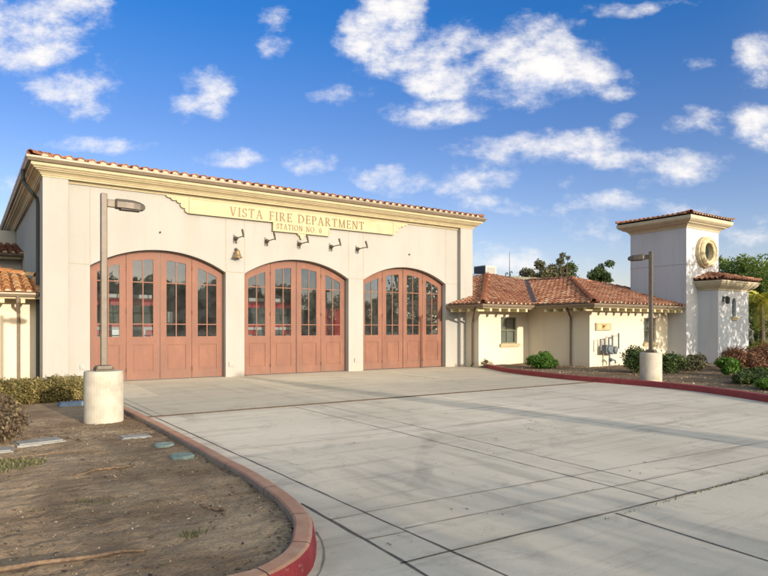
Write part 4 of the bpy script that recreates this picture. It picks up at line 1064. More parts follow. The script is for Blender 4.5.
# left wing
lw_ = thing('side_wing', (0, 21.8, 0), 'low cream wing with ochre tile roof left of the hall', 'building')
m = MB(); m.box(-9, 1.95, 21.8, 22.1, 0, 2.70); m.box(-9, -8.7, 22.1, 28, 0, 2.7); m.build('wall', 'stucco_cream', lw_)
m = MB(); m.box(-9.5, 1.94, 21.05, 21.8, 2.60, 2.62); m.build('soffit', 'cream_trim', lw_)
m = MB()
tile_slope(m, m, (-9.5, 21.0, 2.70), (1.93, 21.0, 2.70), (0, 1, 0), 0.33, [(0, 0), (11.43, 0), (11.43, 1.6), (9.2, 2.9), (0, 3.3)], 0.27, 0.40, 0.100, 21)
ridge_tiles(m, (1.9, 22.6, 3.28), (-0.3, 23.9, 3.72), 0.13, .36, 22)
rf = m.build('roof', 'tile_pale', lw_, tone=True, recalc=False)
m = MB(); m.ring([(-9.5, 21.0), (1.86, 21.0)], [(o, z) for o, z in gutter_prof(2.71, 0.11, 0.12)] + [(0, 2.71)], closed=False); m.build('gutter', 'gutter', lw_)
m = MB(); m.box(-9.5, 1.93, 21.02, 21.06, 2.53, 2.60); m.build('fascia', 'yellow', lw_)
x = -5.3
while x < 1.8: rafter(lw_, (x, 21.08, 2.465), (0, 1, 0)); x += .52
m = MB(); m.tube([(1.33, 20.95, 2.62), (1.33, 20.97, 2.45), (1.40, 21.68, 2.18), (1.40, 21.74, 2.10), (1.40, 21.74, .1)], 0.045, 8); m.build('downspout', 'gutter', lw_)
# upper link block behind it
ub = thing('rear_wing', (0, 28.6, 0), 'taller rear wing with dark tile lean-to roof behind the ochre roof', 'building')
m = MB(); m.box(-9, 1.94, 28.6, 28.9, 0, 4.55); m.box(-9, 1.94, 31.9, 32.2, 0, 6.0); m.build('wall', 'stucco', ub)
m = MB()
tile_slope(m, m, (-9, 27.85, 4.55), (1.93, 27.85, 4.55), (0, 1, 0), 0.2, [(0, 0), (10.9, 0), (10.9, 4.0), (0, 4.0)], 0.27, 0.40, 0.10, 31, (0.0, 0.12))
m.build('roof', 'tile', ub, tone=True, recalc=False)
m = MB(); m.ring([(-9, 27.85), (1.92, 27.85)], [(o, z) for o, z in gutter_prof(4.56, 0.11, 0.12)] + [(0, 4.56)], closed=False); m.build('gutter', 'pipe', ub)
m = MB(); m.box(-9, 1.93, 27.87, 28.6, 4.40, 4.43); m.build('soffit', 'cream_trim', ub)

# tower
tw = thing('tower', (28.2, 16.36, 0), 'square white stucco tower with round stone oculus and small tile roof', 'tower')
TX0, TX1, TY0, TY1 = 26.8, 29.62, 14.97, 17.78
m = MB(); m.box(TX0, TX1, TY0, TY1, 0, 6.4); m.build('wall', 'stucco_tower', tw, bevel=0.012)
m = MB(); m.ring([(TX0, TY0), (TX1, TY0), (TX1, TY1), (TX0, TY1)], [(0, 4.545), (0.004, 4.545), (0.004, 4.565), (0, 4.565)]); m.build('control_joint', jm, tw)
tr_ = [(TX0, TY0), (TX1, TY0), (TX1, TY1), (TX0, TY1)]
m = MB(); m.ring(tr_, [(-.1, 6.19), (0.0, 6.19), (0.03, 6.20), (0.04, 6.27), (0.07, 6.28), (0.11, 6.33), (0.19, 6.37), (0.26, 6.385), (0.27, 6.42), (0.33, 6.44), (0.39, 6.48), (0.44, 6.53), (0.45, 6.55), (0.46, 6.68), (-.1, 6.68), (-.1, 6.19)]); m.build('cornice', 'cream_trim', tw)
m = MB(); o_ = 0.47; a_, b_, c_, d_ = TX0 - o_, TX1 + o_, TY0 - o_, TY1 + o_; ww = b_ - a_; hh = ww / 2; zt = 6.70
for e0, e1, inn, sd in (((a_, c_), (b_, c_), (0, 1, 0), 41), ((a_, c_), (a_, d_), (1, 0, 0), 42), ((b_, c_), (b_, d_), (-1, 0, 0), 43), ((a_, d_), (b_, d_), (0, -1, 0), 44)):
    tile_slope(m, m, (*e0, zt), (*e1, zt), inn, 0.17, [(0, 0), (ww, 0), (hh, hh)], 0.235, 0.37, 0.085, sd)
for px, py in ((a_, c_), (b_, c_), (a_, d_), (b_, d_)): ridge_tiles(m, (px, py, zt + .04), ((a_ + b_) / 2, (c_ + d_) / 2, zt + hh * .17 + .02), 0.10)
rf = m.build('roof', 'tile', tw, tone=True, recalc=False)
OX, OZ = 28.27, 5.17
m = MB(); m.lathe((OX, TY0, OZ), [(0.72, 0.02), (0.72, -0.16), (0.68, -0.19), (0.68, -0.24), (0.64, -0.30), (0.60, -0.34), (0.52, -0.345), (0.50, -0.30), (0.44, -0.28), (0.41, -0.25), (0.40, -0.02), (0.40, 0.02)], 'y', 40)
oc = m.build('oculus', 'stone', tw, smooth=False)
m = MB(); m.lathe((OX, TY0, OZ), [(0.41, -.006), (0.001, -.006)], 'y', 32, capped=False); m.build('pane', 'dark_glass', oc)

# entry block in front of the tower
en = thing('entry_block', (29.2, 14.06, 0), 'small white stucco block with arched slit window and flared cornice in front of the tower', 'building')
EX0, EX1, EY0 = 27.77, 30.56, 14.06
m = MB()
wa, wb, wz0, wz1, wzc = 29.02, 29.36, 2.20, 2.88, 0.17
m.box(EX0, wa, EY0, EY0 + .25, 0, 3.5); m.box(wb, EX1, EY0, EY0 + .25, 0, 3.5); m.box(wa, wb, EY0, EY0 + .25, 0, wz0)
m.strip(wa, wb, lambda x: wz1 + math.sqrt(max(0, .17 ** 2 - (x - (wa + wb) / 2) ** 2)), 3.5, EY0, EY0 + .25, 14)
m.box(EX0, EX0 + .25, EY0 + .25, TY0, 0, 3.5); m.box(EX1 - .25, EX1, EY0 + .25, 19, 0, 3.5); m.box(TX1, EX1 - .25, TY0, 19, 0, 3.5)
m.build('wall', 'stucco_tower', en)
m = MB(); m.face([(wa, EY0 + .12, wz0), (wb, EY0 + .12, wz0), (wb, EY0 + .12, wz1 + .2), (wa, EY0 + .12, wz1 + .2)]); sw = m.build('window', 'dark_glass', en)
m = MB(); m.box((wa + wb) / 2 - .015, (wa + wb) / 2 + .015, EY0 + .09, EY0 + .115, wz0, wz1 + .165)
for z in (2.42, 2.65, 2.88): m.box(wa, wb, EY0 + .092, EY0 + .113, z - .012, z + .012)
m.build('glazing_bar', 'dark_metal', sw)
m = MB(); m.box(wa - .13, wb + .13, EY0 - .11, EY0 + .1, wz0 - .07, wz0 - .002); m.box(wa - .09, wb + .09, EY0 - .07, EY0 + .02, wz0 - .16, wz0 - .07); m.build('sill', 'stone', sw)
m = MB(); ep = [(EX0, TY0 + .02), (EX0, EY0), (EX1, EY0), (EX1, 19)]
m.ring(ep, [(-.08, 3.36), (0.0, 3.36), (0.03, 3.37), (0.04, 3.42), (0.08, 3.46), (0.15, 3.50), (0.24, 3.57), (0.31, 3.66), (0.34, 3.72), (0.36, 3.74), (0.37, 3.80), (-.08, 3.80), (-.08, 3.36)], closed=False); m.build('cornice', 'cream_trim', en)
m = MB(); o_ = 0.38; zt = 3.82; ea, eb, ec = EX0 - o_, EX1 + o_, EY0 - o_
tile_slope(m, None, (ea, ec, zt), (eb, ec, zt), (0, 1, 0), 0.30, [(0, 0), (eb - ea, 0), (eb - ea - 1.28, 1.28), (1.28, 1.28)], 0.235, 0.37, 0.085, 51)
tile_slope(m, None, (ea, ec, zt), (ea, 14.96, zt), (1, 0, 0), 0.30, [(0, 0), (1.28, 0), (1.28, 1.28)], 0.235, 0.37, 0.085, 52)
tile_slope(m, None, (eb, ec, zt), (eb, 19, zt), (-1, 0, 0), 0.30, [(0, 0), (5.3, 0), (5.3, 1.28), (1.28, 1.28)], 0.235, 0.37, 0.085, 53)
m.box(EX0 - .1, EX1 + .1, 14.96, 18.9, zt + .35, zt + .38, 0.4) if False else None
ridge_tiles(m, (ea, ec, zt + .04), (ea + 1.28, ec + 1.28, zt + 1.28 * .30), 0.10); ridge_tiles(m, (eb, ec, zt + .04), (eb - 1.28, ec + 1.28, zt + 1.28 * .30), 0.10)
m.face([(TX1, 14.96, zt + .386), (eb - 1.28, 14.96, zt + .386), (eb - 1.28, 19, zt + .386), (TX1, 19, zt + .386)], 0.4)
m.build('roof', 'tile', en, tone=True, recalc=False)
t = thing('wall_lantern', (28.2, EY0, 3.0), 'small dark lantern on the shaded wall left of the arched slit window', 'lantern')
m = MB(); m.box(28.15, 28.25, EY0 - .03, EY0 - .001, 2.86, 3.10); m.tube([(28.2, EY0 - .03, 3.02), (28.2, EY0 - .16, 3.10), (28.2, EY0 - .2, 3.05)], .018, 6); m.build('bracket', 'dark_metal', t)
m = MB(); m.lathe((28.2, EY0 - .2, 2.76), [(.05, 0), (.09, .03), (.10, .22), (.13, .24), (.06, .30), (.02, .34)], 'z', 8); m.build('lantern_body', 'dark_metal', t)


# ================================================================== STREET FURNITURE
def lamp_post(loc, rot, label, first=None):
    x, y, z = loc
    if first is not None:
        t = copy_tree(first); t.location = loc; t.rotation_euler = (0, 0, rot); t['label'] = label; return t
    t = thing('lamp_post', loc, label, 'lamp post', 'lamp posts beside the drive')
    m = MB(); m.lathe(loc, [(0.312, -.1), (0.312, 0.0), (0.310, .4), (0.310, .80), (0.305, .865), (0.295, .875), (0.0, .88)], 'z', 40, capped=False); m.build('base', 'plinth', t, smooth=False)
    m = MB(); m.box(x - .15, x + .15, y - .15, y + .15, z + .878, z + .90); m.box(x - .12, x + .12, y - .12, y + .12, z + .90, z + .965); m.build('base_plate', 'lamp', t, bevel=0.008)
    for sx in (-1, 1):
        for sy in (-1, 1):
            m = MB(); m.tube([(x + sx * .125, y + sy * .125, z + .90), (x + sx * .125, y + sy * .125, z + .935)], .014, 6); m.build('bolt', 'lamp', t)
    m = MB(); m.box(x - .05, x + .05, y - .05, y + .05, z + .965, z + 3.88); m.build('pole', 'lamp', t, bevel=0.010)
    m = MB(); m.box(x + .05, x + .18, y - .035, y + .035, z + 3.66, z + 3.79); m.build('arm', 'lamp', t, bevel=0.008)
    m = MB(); zc = z + 3.73
    secs = [(0.175, .08, .055, .07), (0.195, .10, .075, .08), (0.33, .12, .08, .08), (0.46, .125, .085, .075), (0.57, .11, .085, .055), (0.64, .075, .075, .03), (0.665, .035, .05, .01)]
    rows = []
    for d, hw, lo, hi in secs:
        rows.append([(x + d, y - hw, zc - lo), (x + d, y - hw * .98, zc + hi * .35), (x + d, y - hw * .6, zc + hi), (x + d, y + hw * .6, zc + hi), (x + d, y + hw * .98, zc + hi * .35), (x + d, y + hw, zc - lo)])
    i0, n = m.grid(rows, True); m.f.append(tuple(range(i0, i0 + n))); m.f.append(tuple(range(i0 + 6 * n + n - 1, i0 + 6 * n - 1, -1))); m.t += [.5, .5]
    hd = m.build('lamp_head', 'lamp', t, bevel=0.006)
    m = MB(); m.box(x + .26, x + .58, y - .085, y + .085, zc - .100, zc - .083); m.build('lens', mat_plain('lamp_lens', (0.05, 0.045, 0.04), 0.5), hd)
    return t
l1 = lamp_post((1.965, 11.25, 0.06), 0, 'bronze lamp post on a round concrete base in the bare earth left of the drive')
l2 = lamp_post((16.85, 10.5, 0.06), R(105), 'bronze lamp post on a round concrete base in the planted bed by the red kerb', l1)

t = thing('gas_meter', (21.95, 15.5, 0), 'grey gas meter set with looped pipes against the low cream wall under the plaque', 'gas meter')
m = MB(); m.box(21.62, 22.02, 15.42, 15.64, .62, .98); m.lathe((21.82, 15.42, .80), [(.16, 0), (.17, -.05), (.12, -.08)], 'y', 16); m.build('meter_body', 'meter', t, bevel=.03)
m = MB(); m.box(22.06, 22.40, 15.45, 15.62, .58, .92); m.lathe((22.23, 15.45, .76), [(.13, 0), (.13, -.06), (.05, -.09)], 'y', 14); m.build('regulator', 'meter', t, bevel=.03)
for pts in ([(21.66, 15.55, .95), (21.66, 15.55, 1.22), (21.40, 15.55, 1.22), (21.40, 15.55, .75)], [(21.95, 15.55, .95), (21.95, 15.55, 1.26), (22.1, 15.55, 1.26)],
            [(22.2, 15.55, .9), (22.2, 15.55, 1.34), (22.62, 15.55, 1.34), (22.62, 15.55, .82), (22.3, 15.55, .82)], [(22.0, 15.55, .66), (22.0, 15.55, .0)], [(22.62, 15.55, 1.34), (22.62, 15.55, 1.46)], [(22.05, 15.55, .40), (22.25, 15.45, .32), (22.25, 15.45, .2)]):
    m = MB(); m.tube(pts, .038, 8); m.build('pipe', 'meter', t)
m = MB(); m.lathe((22.0, 15.5, .36), [(.06, 0.06), (.08, 0), (.06, -.09)], 'y', 10); m.build('valve', 'meter', t)

# box lids and valve covers set in the earth
def lid(name, loc, sx, sy, h, rot, mat, label, cat, grp=None):
    loc = (loc[0], loc[1], .075); t = thing(name, loc, label, cat, grp); t.rotation_euler = (0, 0, rot)
    for nm, b_ in (('rim', [(-sx, sx, -sy, sy, -.05, h * .35)]), ('lid', [(-sx * .88, sx * .88, -sy * .84, sy * .84, h * .35 + .001, h * .6)])):
        m = MB()
        for q in b_: m.box(*q)
        if nm == 'lid': m.box(-sx * .12, sx * .12, -sy * .07, sy * .07, h * .6 + .001, h * .6 + .004)
        ob = m.build(nm, mat, None, bevel=.008); ob.parent = t
    return t
lid('utility_box_lid', (0.86, 9.62, .085), .30, .17, .065, R(8), 'lid', 'pale concrete utility box lid in the earth right of the bronze shrub', 'box lid')
lid('utility_box_lid', (0.28, 9.25, .085), .26, .17, .06, R(-4), 'lid', 'pale concrete utility box lid half hidden under the bronze shrub', 'box lid')
lid('utility_box_lid', (2.04, 9.3, .09), .21, .13, .05, R(2), 'lid', 'grey concrete box lid in the earth nearest the lamp post base and kerb', 'box lid')
lid('utility_box_lid', (1.86, 14.1, .08), .26, .16, .10, R(3), 'blue_lid', 'blue plastic box lid in front of the hedge behind the lamp post base', 'box lid')
for (x, y, rr_, lab, nm) in ((2.20, 8.35, .13, 'smaller flat green round valve cover in the earth, the one farther from the viewer', 'a'), (2.19, 7.5, .145, 'larger tilted green round valve cover in the earth, the one nearer the viewer', 'b')):
    t = thing('valve_cover', (x, y, .09), lab, 'valve cover', 'green valve covers along the kerb')
    m = MB(); m.lathe((x, y, .075), [(rr_, -.05), (rr_, .035), (rr_ * .9, .048), (rr_ * .86, .04)], 'z', 24, capped=False); m.build('rim', 'teal_lid', t)
    m = MB(); m.lathe((x, y, .075), [(rr_ * .85, .03), (rr_ * .84, .046), (rr_ * .3, .05), (0.0, .05)], 'z', 24, capped=False); m.box(x - .04, x + .04, y - .012, y + .012, .125, .130); m.build('lid', 'teal_lid', t)

# dead sticks and roots lying on the earth
sticks = [([(0.95, 7.15), (1.25, 7.32), (1.50, 7.30), (1.62, 7.42)], .018, 'pale broken stick with a forked end lying mid earth'),
          ([(1.06, 9.95), (1.20, 9.75), (1.32, 9.45), (1.42, 9.2)], .016, 'thin dark curved stick on the sunny earth left of the lamp post base'),
          ([(-2.6, 4.95), (-1.2, 4.75), (0.1, 4.62), (1.05, 4.50)], .026, 'longest bare root running across the earth nearest the viewer'),
          ([(-2.9, 5.75), (-1.6, 5.70), (-.55, 5.56), (0.05, 5.6)], .022, 'bare root at the left edge, second from the viewer'),
          ([(-2.9, 6.7), (-1.5, 6.6), (-.4, 6.66)], .022, 'bare root at the left edge, third from the viewer'),
          ([(1.70, 5.32), (1.78, 5.22), (1.83, 5.08), (1.80, 4.96)], .016, 'short pale curled stick on the dark earth near the kerb nose'),
          ([(0.3, 8.55), (0.9, 8.62), (1.5, 8.45)], .012, 'thin twig lying across the earth in front of the pale box lids')]
for k, (pts, r_, lab) in enumerate(sticks):
    rr = random.Random(k); P_ = []
    for i in range(len(pts) - 1):
        for q in range(6):
            t_ = q / 6; P_.append((pts[i][0] * (1 - t_) + pts[i + 1][0] * t_ + rr.uniform(-.02, .02), pts[i][1] * (1 - t_) + pts[i + 1][1] * t_ + rr.uniform(-.02, .02), .088 + r_ * .5 + rr.uniform(-.006, .012)))
    P_.append((*pts[-1], .09))
    m = MB(); m.tube(P_, [r_ * (1.0 - .55 * abs(2 * i / len(P_) - 0.8)) for i in range(len(P_))], 7)
    tag(m.build('stick', 'twig', None, origin=P_[len(P_) // 2], smooth=True), lab, 'stick', 'sticks and roots on the bare earth')

# grit, chips and leaf litter: beyond counting
def litter(name, n, region, mat, smin, smax, seed, zf, flat=False):
    rr = random.Random(seed); m = MB()
    while n:
        x, y = region(rr)
        if x is None: continue
        n -= 1; s_ = rr.uniform(smin, smax) * (rr.random() ** 1.5 + .3); z = zf(x, y); tn = rr.random(); an = rr.uniform(0, 6.28)
        if flat:
            m.face([(x + s_ * a * math.cos(an) - s_ * b_ * math.sin(an), y + s_ * a * math.sin(an) + s_ * b_ * math.cos(an), z + rr.uniform(.002, .012)) for a, b_ in ((-1, 0), (0, -.4), (1, 0), (0, .4))], tn)
        else:
            ps = [(x + s_ * math.cos(an + q * 1.571) * rr.uniform(.7, 1.2), y + s_ * math.sin(an + q * 1.571) * rr.uniform(.7, 1.2), z) for q in range(4)]; tp = (x, y, z + s_ * rr.uniform(.5, 1.0))
            for q in range(4): m.face([ps[q], ps[(q + 1) % 4], tp], tn)
    ob = m.build(name, mat, None, tone=True, recalc=False); return stuff(ob)
def reg_island(rr):
    y = 3.6 + 8.2 * rr.random() ** 1.4; x = rr.uniform(-2.9, 2.45)
    return (x, y) if inside((x, y), pl) else (None, None)
o = litter('grit', 4200, reg_island, 'pebble', .004, .018, 5, lambda x, y: .080); tag(o, 'grit and small chips scattered over the bare earth', 'grit')
o = litter('leaf_litter', 3200, reg_island, 'lf_bronze', .010, .032, 6, lambda x, y: .088, True); tag(o, 'dry fallen leaves scattered over the bare earth', 'leaf litter')
def reg_kerb(rr):
    k = rr.choice(KLp[10:]); return (k[0] - .15 - abs(rr.gauss(0, .10)), k[1] + rr.uniform(-.2, .2))
o = litter('kerb_litter', 500, reg_kerb, 'lf_bronze', .012, .03, 8, lambda x, y: .090, True); tag(o, 'dry leaves caught along the inside of the kerb', 'leaf litter')
def reg_drive(rr):
    return (rr.uniform(2.3, 9), 3 + abs(rr.gauss(0, 3))) if rr.random() < .75 else (2.65 + abs(rr.gauss(0, .25)), rr.uniform(3.6, 10))
o = litter('drive_litter', 170, reg_drive, 'lf_bronze', .008, .022, 9, lambda x, y: .003, True); tag(o, 'small dead leaves scattered over the concrete drive', 'leaf litter')
def reg_bed(rr):
    x, y = rr.uniform(14.6, 27), rr.uniform(5, 18.6)
    return (x, y) if inside((x, y), pr_) else (None, None)
o = litter('bark_mulch', 5200, reg_bed, 'pebble', .015, .045, 10, lambda x, y: .075); tag(o, 'bark chips and gravel over the bed by the office wing', 'mulch')
# weeds and grass
def blades(name, cx_, cy_, rx_, ry_, n, h, seed, label, cat='grass', z0=.07):
    rr = random.Random(seed); m = MB()
    for _ in range(n):
        a = rr.uniform(0, 6.28); q = math.sqrt(rr.random()); x, y = cx_ + rx_ * q * math.cos(a), cy_ + ry_ * q * math.sin(a)
        hh_ = h * rr.uniform(.4, 1.2); lx, ly = rr.uniform(-.6, .6) * hh_, rr.uniform(-.6, .6) * hh_; w_ = rr.uniform(.003, .007); bx = rr.uniform(0, 3.14)
        dx, dy = w_ * math.cos(bx), w_ * math.sin(bx)
        m.face([(x - dx, y - dy, z0), (x + dx, y + dy, z0), (x + lx * .5 + dx * .7, y + ly * .5 + dy * .7, z0 + hh_ * .7), (x + lx, y + ly, z0 + hh_)], rr.random())
    return tag(stuff(m.build(name, 'lf_grass', None, tone=True, recalc=False)), label, cat)
blades('grass_patch', 0.2, 8.1, .60, .40, 1900, .07, 1, 'patch of green grass on the earth at the left edge below the bronze shrub')
blades('dry_weeds', 0.75, 6.05, .42, .12, 150, .035, 2, 'low dry weeds in the middle of the bare earth')
blades('weed_tuft', 1.42, 4.62, .10, .07, 130, .055, 3, 'small yellow green weed tuft near the kerb nose', 'weed')
blades('joint_weeds', 7.0, 3.27, 2.6, .012, 130, .035, 4, 'tiny weeds growing in the open joint of the drive', 'weed', .0)

# ================================================================== PLANTING
hr_ = random.Random(4)
def hedge(name, x0, x1, y0, y1, h, seed, n, label, grp):
    t = thing(name, ((x0 + x1) / 2, (y0 + y1) / 2, .05), label, 'hedge', grp); cx_, cy_ = (x0 + x1) / 2, (y0 + y1) / 2; rr = random.Random(seed)
    bl = []
    nn = int((x1 - x0) / .17)
    for k in range(nn):
        for q in range(4):
            r_ = rr.uniform(.13, .21); bl.append((x0 + (x1 - x0) * (k + .5) / nn - cx_ + rr.uniform(-.06, .06), y0 - cy_ + (y1 - y0) * (q + .5) / 4 + rr.uniform(-.08, .08), h - r_ * .85 + rr.uniform(-.07, .05), r_, r_, r_ * .9))
            if q in (0, 3) or k in (0, nn - 1): bl.append((bl[-1][0], bl[-1][1], h * .38, r_ * 1.05, r_ * 1.05, h * .38))
    leaves('foliage', bl, n, .026, seed, 'lf_hedge', t, shell=.55)
    m = MB()
    for b_ in bl[::3]: m.tube([(b_[0] * .97, b_[1] * .7, -.04), (b_[0], b_[1] * .8, h * .4), b_[:3]], [.012, .01, .004], 5, caps=False)
    s_ = m.build('stem', 'bark'); s_.parent = t
hedge('clipped_hedge', .95, 2.25, 14.75, 16.0, .50, 71, 15000, 'clipped yellow green hedge nearest the hall and the lamp post base', 'clipped hedges by the side wing')
hedge('clipped_hedge', -.65, .90, 14.25, 15.6, .55, 72, 17000, 'clipped yellow green hedge at the left edge behind the bronze shrub', 'clipped hedges by the side wing')
hedge('clipped_hedge', -3.2, -.75, 14.3, 15.8, .52, 73, 12000, 'clipped hedge farthest left, beyond the edge of the view', 'clipped hedges by the side wing')
shrub('bronze_shrub', (0.08, 10.05, .06), .80, .75, .72, 'rounded bronze green shrub on the bare earth at the left edge', 'lf_bronze', 81, 12000, .026, nb=34)
shrub('green_shrub', (18.75, 16.25, .06), .85, .7, .62, 'bright green feathery shrub below the office wing window', 'lf_fresh', 82, 5200, .045, nb=26)
m = MB()
shrub('round_shrub', (19.6, 12.75, .06), .72, .62, .98, 'dense dark green rounded shrub left of the farther lamp post', 'lf_dark', 83, 6000, .04, nb=30)
shrub('round_shrub', (20.4, 12.0, .06), .68, .6, .72, 'dark green shrub right of the farther lamp post base', 'lf_dark', 84, 4500, .04, nb=24)
shrub('low_shrub', (22.2, 12.1, .06), .75, .5, .42, 'low olive green shrub against the shaded wall before the tower', 'lf_olive', 85, 3000, .04, nb=20)
shrub('low_shrub', (24.6, 13.4, .06), .5, .45, .55, 'low olive shrub at the foot of the tower corner', 'lf_olive', 86, 2500, .04, nb=16)
shrub('fresh_shrub', (20.9, 10.25, .06), .42, .42, .72, 'bright green upright shrub in front of the entry block', 'lf_fresh', 87, 3200, .045, nb=18)
shrub('red_shrub', (23.3, 11.0, .06), 1.0, .8, .88, 'red brown leafy shrub before the entry block, nearest its wall', 'lf_red', 88, 6500, .05, nb=32)
shrub('red_shrub', (25.3, 11.1, .06), 1.1, .9, .95, 'red brown leafy shrub at the right edge of the view', 'lf_red', 89, 6500, .05, nb=32)
shrub('ground_cover_shrub', (18.6, 8.5, .06), 1.0, .7, .36, 'low dark green spreading plant at the right edge behind the red kerb', 'lf_dark', 90, 6500, .038, nb=40)
shrub('ground_cover_shrub', (17.2, 7.2, .06), .9, .75, .30, 'low green spreading plant nearest the viewer behind the red kerb', 'lf_fresh', 91, 5500, .034, nb=40)
shrub('ground_cover_shrub', (20.2, 9.0, .06), 1.0, .6, .38, 'low dark spreading plant between the red shrubs and the kerb', 'lf_dark', 92, 5500, .04, nb=34)
shrub('dry_clump', (17.9, 18.65, .06), .22, .2, .38, 'thin dry clump at the corner of the office wing below the wall', 'lf_olive', 93, 240, .03, nb=6)
shrub('yellow_shrub', (28.7, 12.6, .06), 1.4, .5, 1.0, 'clipped yellow green hedge beside the entry block behind the red shrubs', 'lf_palm', 94, 4500, .05, nb=26)

# statue on a slab beside the entry block: a stooping helmeted figure
def skin_figure(name, joints, edges, mat, parent, loc):
    me = bpy.data.meshes.new(name); me.from_pydata([j[:3] for j in joints], edges, [])
    ob = bpy.data.objects.new(name, me); COL.objects.link(ob)
    sk = ob.modifiers.new('skin', 'SKIN'); sv = me.skin_vertices[0].data if me.skin_vertices else None
    if sv is None:
        bm = bmesh.new(); bm.from_mesh(me); bm.verts.layers.skin.verify(); bm.to_mesh(me); bm.free(); sv = me.skin_vertices[0].data
    for i, j in enumerate(joints): sv[i].radius = (j[3], j[3]); sv[i].use_root = (i == 0)
    sb = ob.modifiers.new('sub', 'SUBSURF'); sb.levels = 2; sb.render_levels = 2
    me.materials.append(M[mat]); ob.parent = parent; return ob
st_ = thing('statue', (32.75, 15.0, .50), 'weathered bronze statue of a stooping helmeted figure on a slab right of the entry block', 'statue')
J = [(0, 0, .62, .13), (-.02, 0, .80, .13), (-.10, 0, 1.0, .15), (-.20, 0, 1.14, .07), (-.27, 0, 1.25, .10), (-.30, 0, 1.36, .09),
     (-.12, -.17, 1.02, .065), (-.25, -.22, .80, .05), (-.42, -.15, .66, .042), (-.47, -.12, .62, .035),
     (-.12, .17, 1.02, .065), (-.28, .2, .82, .05), (-.45, .12, .70, .042), (-.5, .1, .66, .035),
     (.02, -.10, .56, .095), (.12, -.12, .30, .07), (.05, -.12, .06, .055), (-.08, -.12, .03, .045),
     (.02, .10, .56, .095), (-.15, .12, .34, .07), (-.08, .12, .06, .055), (-.22, .12, .03, .045)]
skin_figure('figure', J, [(0, 1), (1, 2), (2, 3), (3, 4), (4, 5), (2, 6), (6, 7), (7, 8), (8, 9), (2, 10), (10, 11), (11, 12), (12, 13), (0, 14), (14, 15), (15, 16), (16, 17), (0, 18), (18, 19), (19, 20), (20, 21)], 'statue', st_, None)
m = MB(); m.lathe((-.28, 0, 1.33), [(.18, 0), (.14, .015), (.12, .06), (.08, .11), (.02, .13)], 'z', 16); ob = m.build('helmet', 'statue'); ob.parent = st_
m = MB(); m.box(-.9, 1.1, -.45, .45, -.50, -.06); m.box(-.95, 1.15, -.5, .5, -.06, -.001); ob = m.build('plinth', 'plinth'); ob.parent = st_

# palms
def palm(name, loc, h, nf, L, label, seed, grp=None, tr=.14):
    rr = random.Random(seed); t = thing(name, loc, label, 'palm tree', grp)
    m = MB(); m.tube([(0, 0, -.1), (.05, 0, h * .5), (.08, .04, h)], [tr * 1.2, tr, tr * .9], 10); ob = m.build('trunk', 'bark'); ob.parent = t
    m = MB()
    for k in range(nf):
        az = k * 2.4 + rr.uniform(-.2, .2); el = rr.uniform(-.15, 1.25); l_ = L * rr.uniform(.75, 1.1); tn = rr.random(); pts = []
        for q in range(9):
            u_ = q / 8; r_ = l_ * u_ * math.cos(el) * (1 - .12 * u_); z = h + l_ * (u_ * math.sin(el) - .75 * u_ * u_)
            pts.append(Vector((math.cos(az) * r_, math.sin(az) * r_, z)))
        sd = Vector((-math.sin(az), math.cos(az), 0))
        m.tube(pts, [.022 * (1 - .8 * q / 8) for q in range(9)], 4, tn * .6, False)
        for q in range(1, 8):
            for f_ in (0, .33, .66):
                p = pts[q] * (1 - f_) + pts[q + 1] * f_; ll = l_ * .26 * math.sin(math.pi * min(1, (q + f_) / 8.6)) + .05
                for s_ in (-1, 1):
                    d = (pts[q + 1] - pts[q]).normalized(); tip = p + sd * s_ * ll * .85 + d * ll * .55 + Vector((0, 0, -.28 * ll)); w_ = .018
                    m.face([p - d * w_, p + d * w_, tip * .4 + (p + d * w_) * .6 + Vector((0, 0, .03)), tip], min(1, max(0, tn + rr.uniform(-.25, .25))))
    ob = m.build('frond', 'lf_palm', tone=True, recalc=False); ob.parent = t
    return t
palm('palm_tree', (37.9, 16.7, -.05), 3.2, 34, 2.3, 'yellow green feather palm at the right edge behind the entry block', 5)
palm('palm_tree', (76, 40, -.05), 8.4, 24, 2.4, 'small distant palm crown above the office roof left of the tower', 8)

# trees beyond the station
def at(px, Y): # bearing used only to note where each tree stands on its row
    t = (px - 384) / 612; return Y * (math.sin(YAW) + math.cos(YAW) * t) / (math.cos(YAW) - math.sin(YAW) * t)
tree('eucalyptus_tree', (at(541, 55), 55, 0), 11.6, 2.5, 'rounded grey olive tree, leftmost of those behind the office roof', 'trees behind the office wing', 'lf_olive', 101, 7500, .15, .25, 22)
tree('eucalyptus_tree', (at(551, 58), 58, 0), 11.6, 1.9, 'narrow olive tree, second from left behind the office roof', 'trees behind the office wing', 'lf_olive', 102, 5200, .15, .25, 18)
tree('eucalyptus_tree', (at(563, 56), 56, 0), 14.4, 1.7, 'tallest thin tree with sparse pointed top behind the office roof', 'trees behind the office wing', 'lf_olive', 103, 3200, .14, .30, 18)
tree('broadleaf_tree', (at(573, 57), 57, 0), 11.7, 2.6, 'broad green tree behind the middle of the office roof', 'trees behind the office wing', 'lf_tree', 104, 7500, .15, .2, 24)
tree('broadleaf_tree', (at(592, 57), 57, 0), 8.7, 2.3, 'low green tree in the gap behind the office roof', 'trees behind the office wing', 'lf_tree', 108, 3600, .15, .2, 20)
tree('broadleaf_tree', (at(601, 56), 56, 0), 13.0, 2.1, 'dark open crowned tree on a bare trunk, nearest the tower', 'trees behind the office wing', 'lf_dark', 105, 3800, .16, .55, 14)
tree('broadleaf_tree', (at(726, 30), 30, 0), 9.3, 2.8, 'leafy green tree directly right of the tower', 'trees right of the tower', 'lf_bright', 106, 6500, .14, .2, 30)
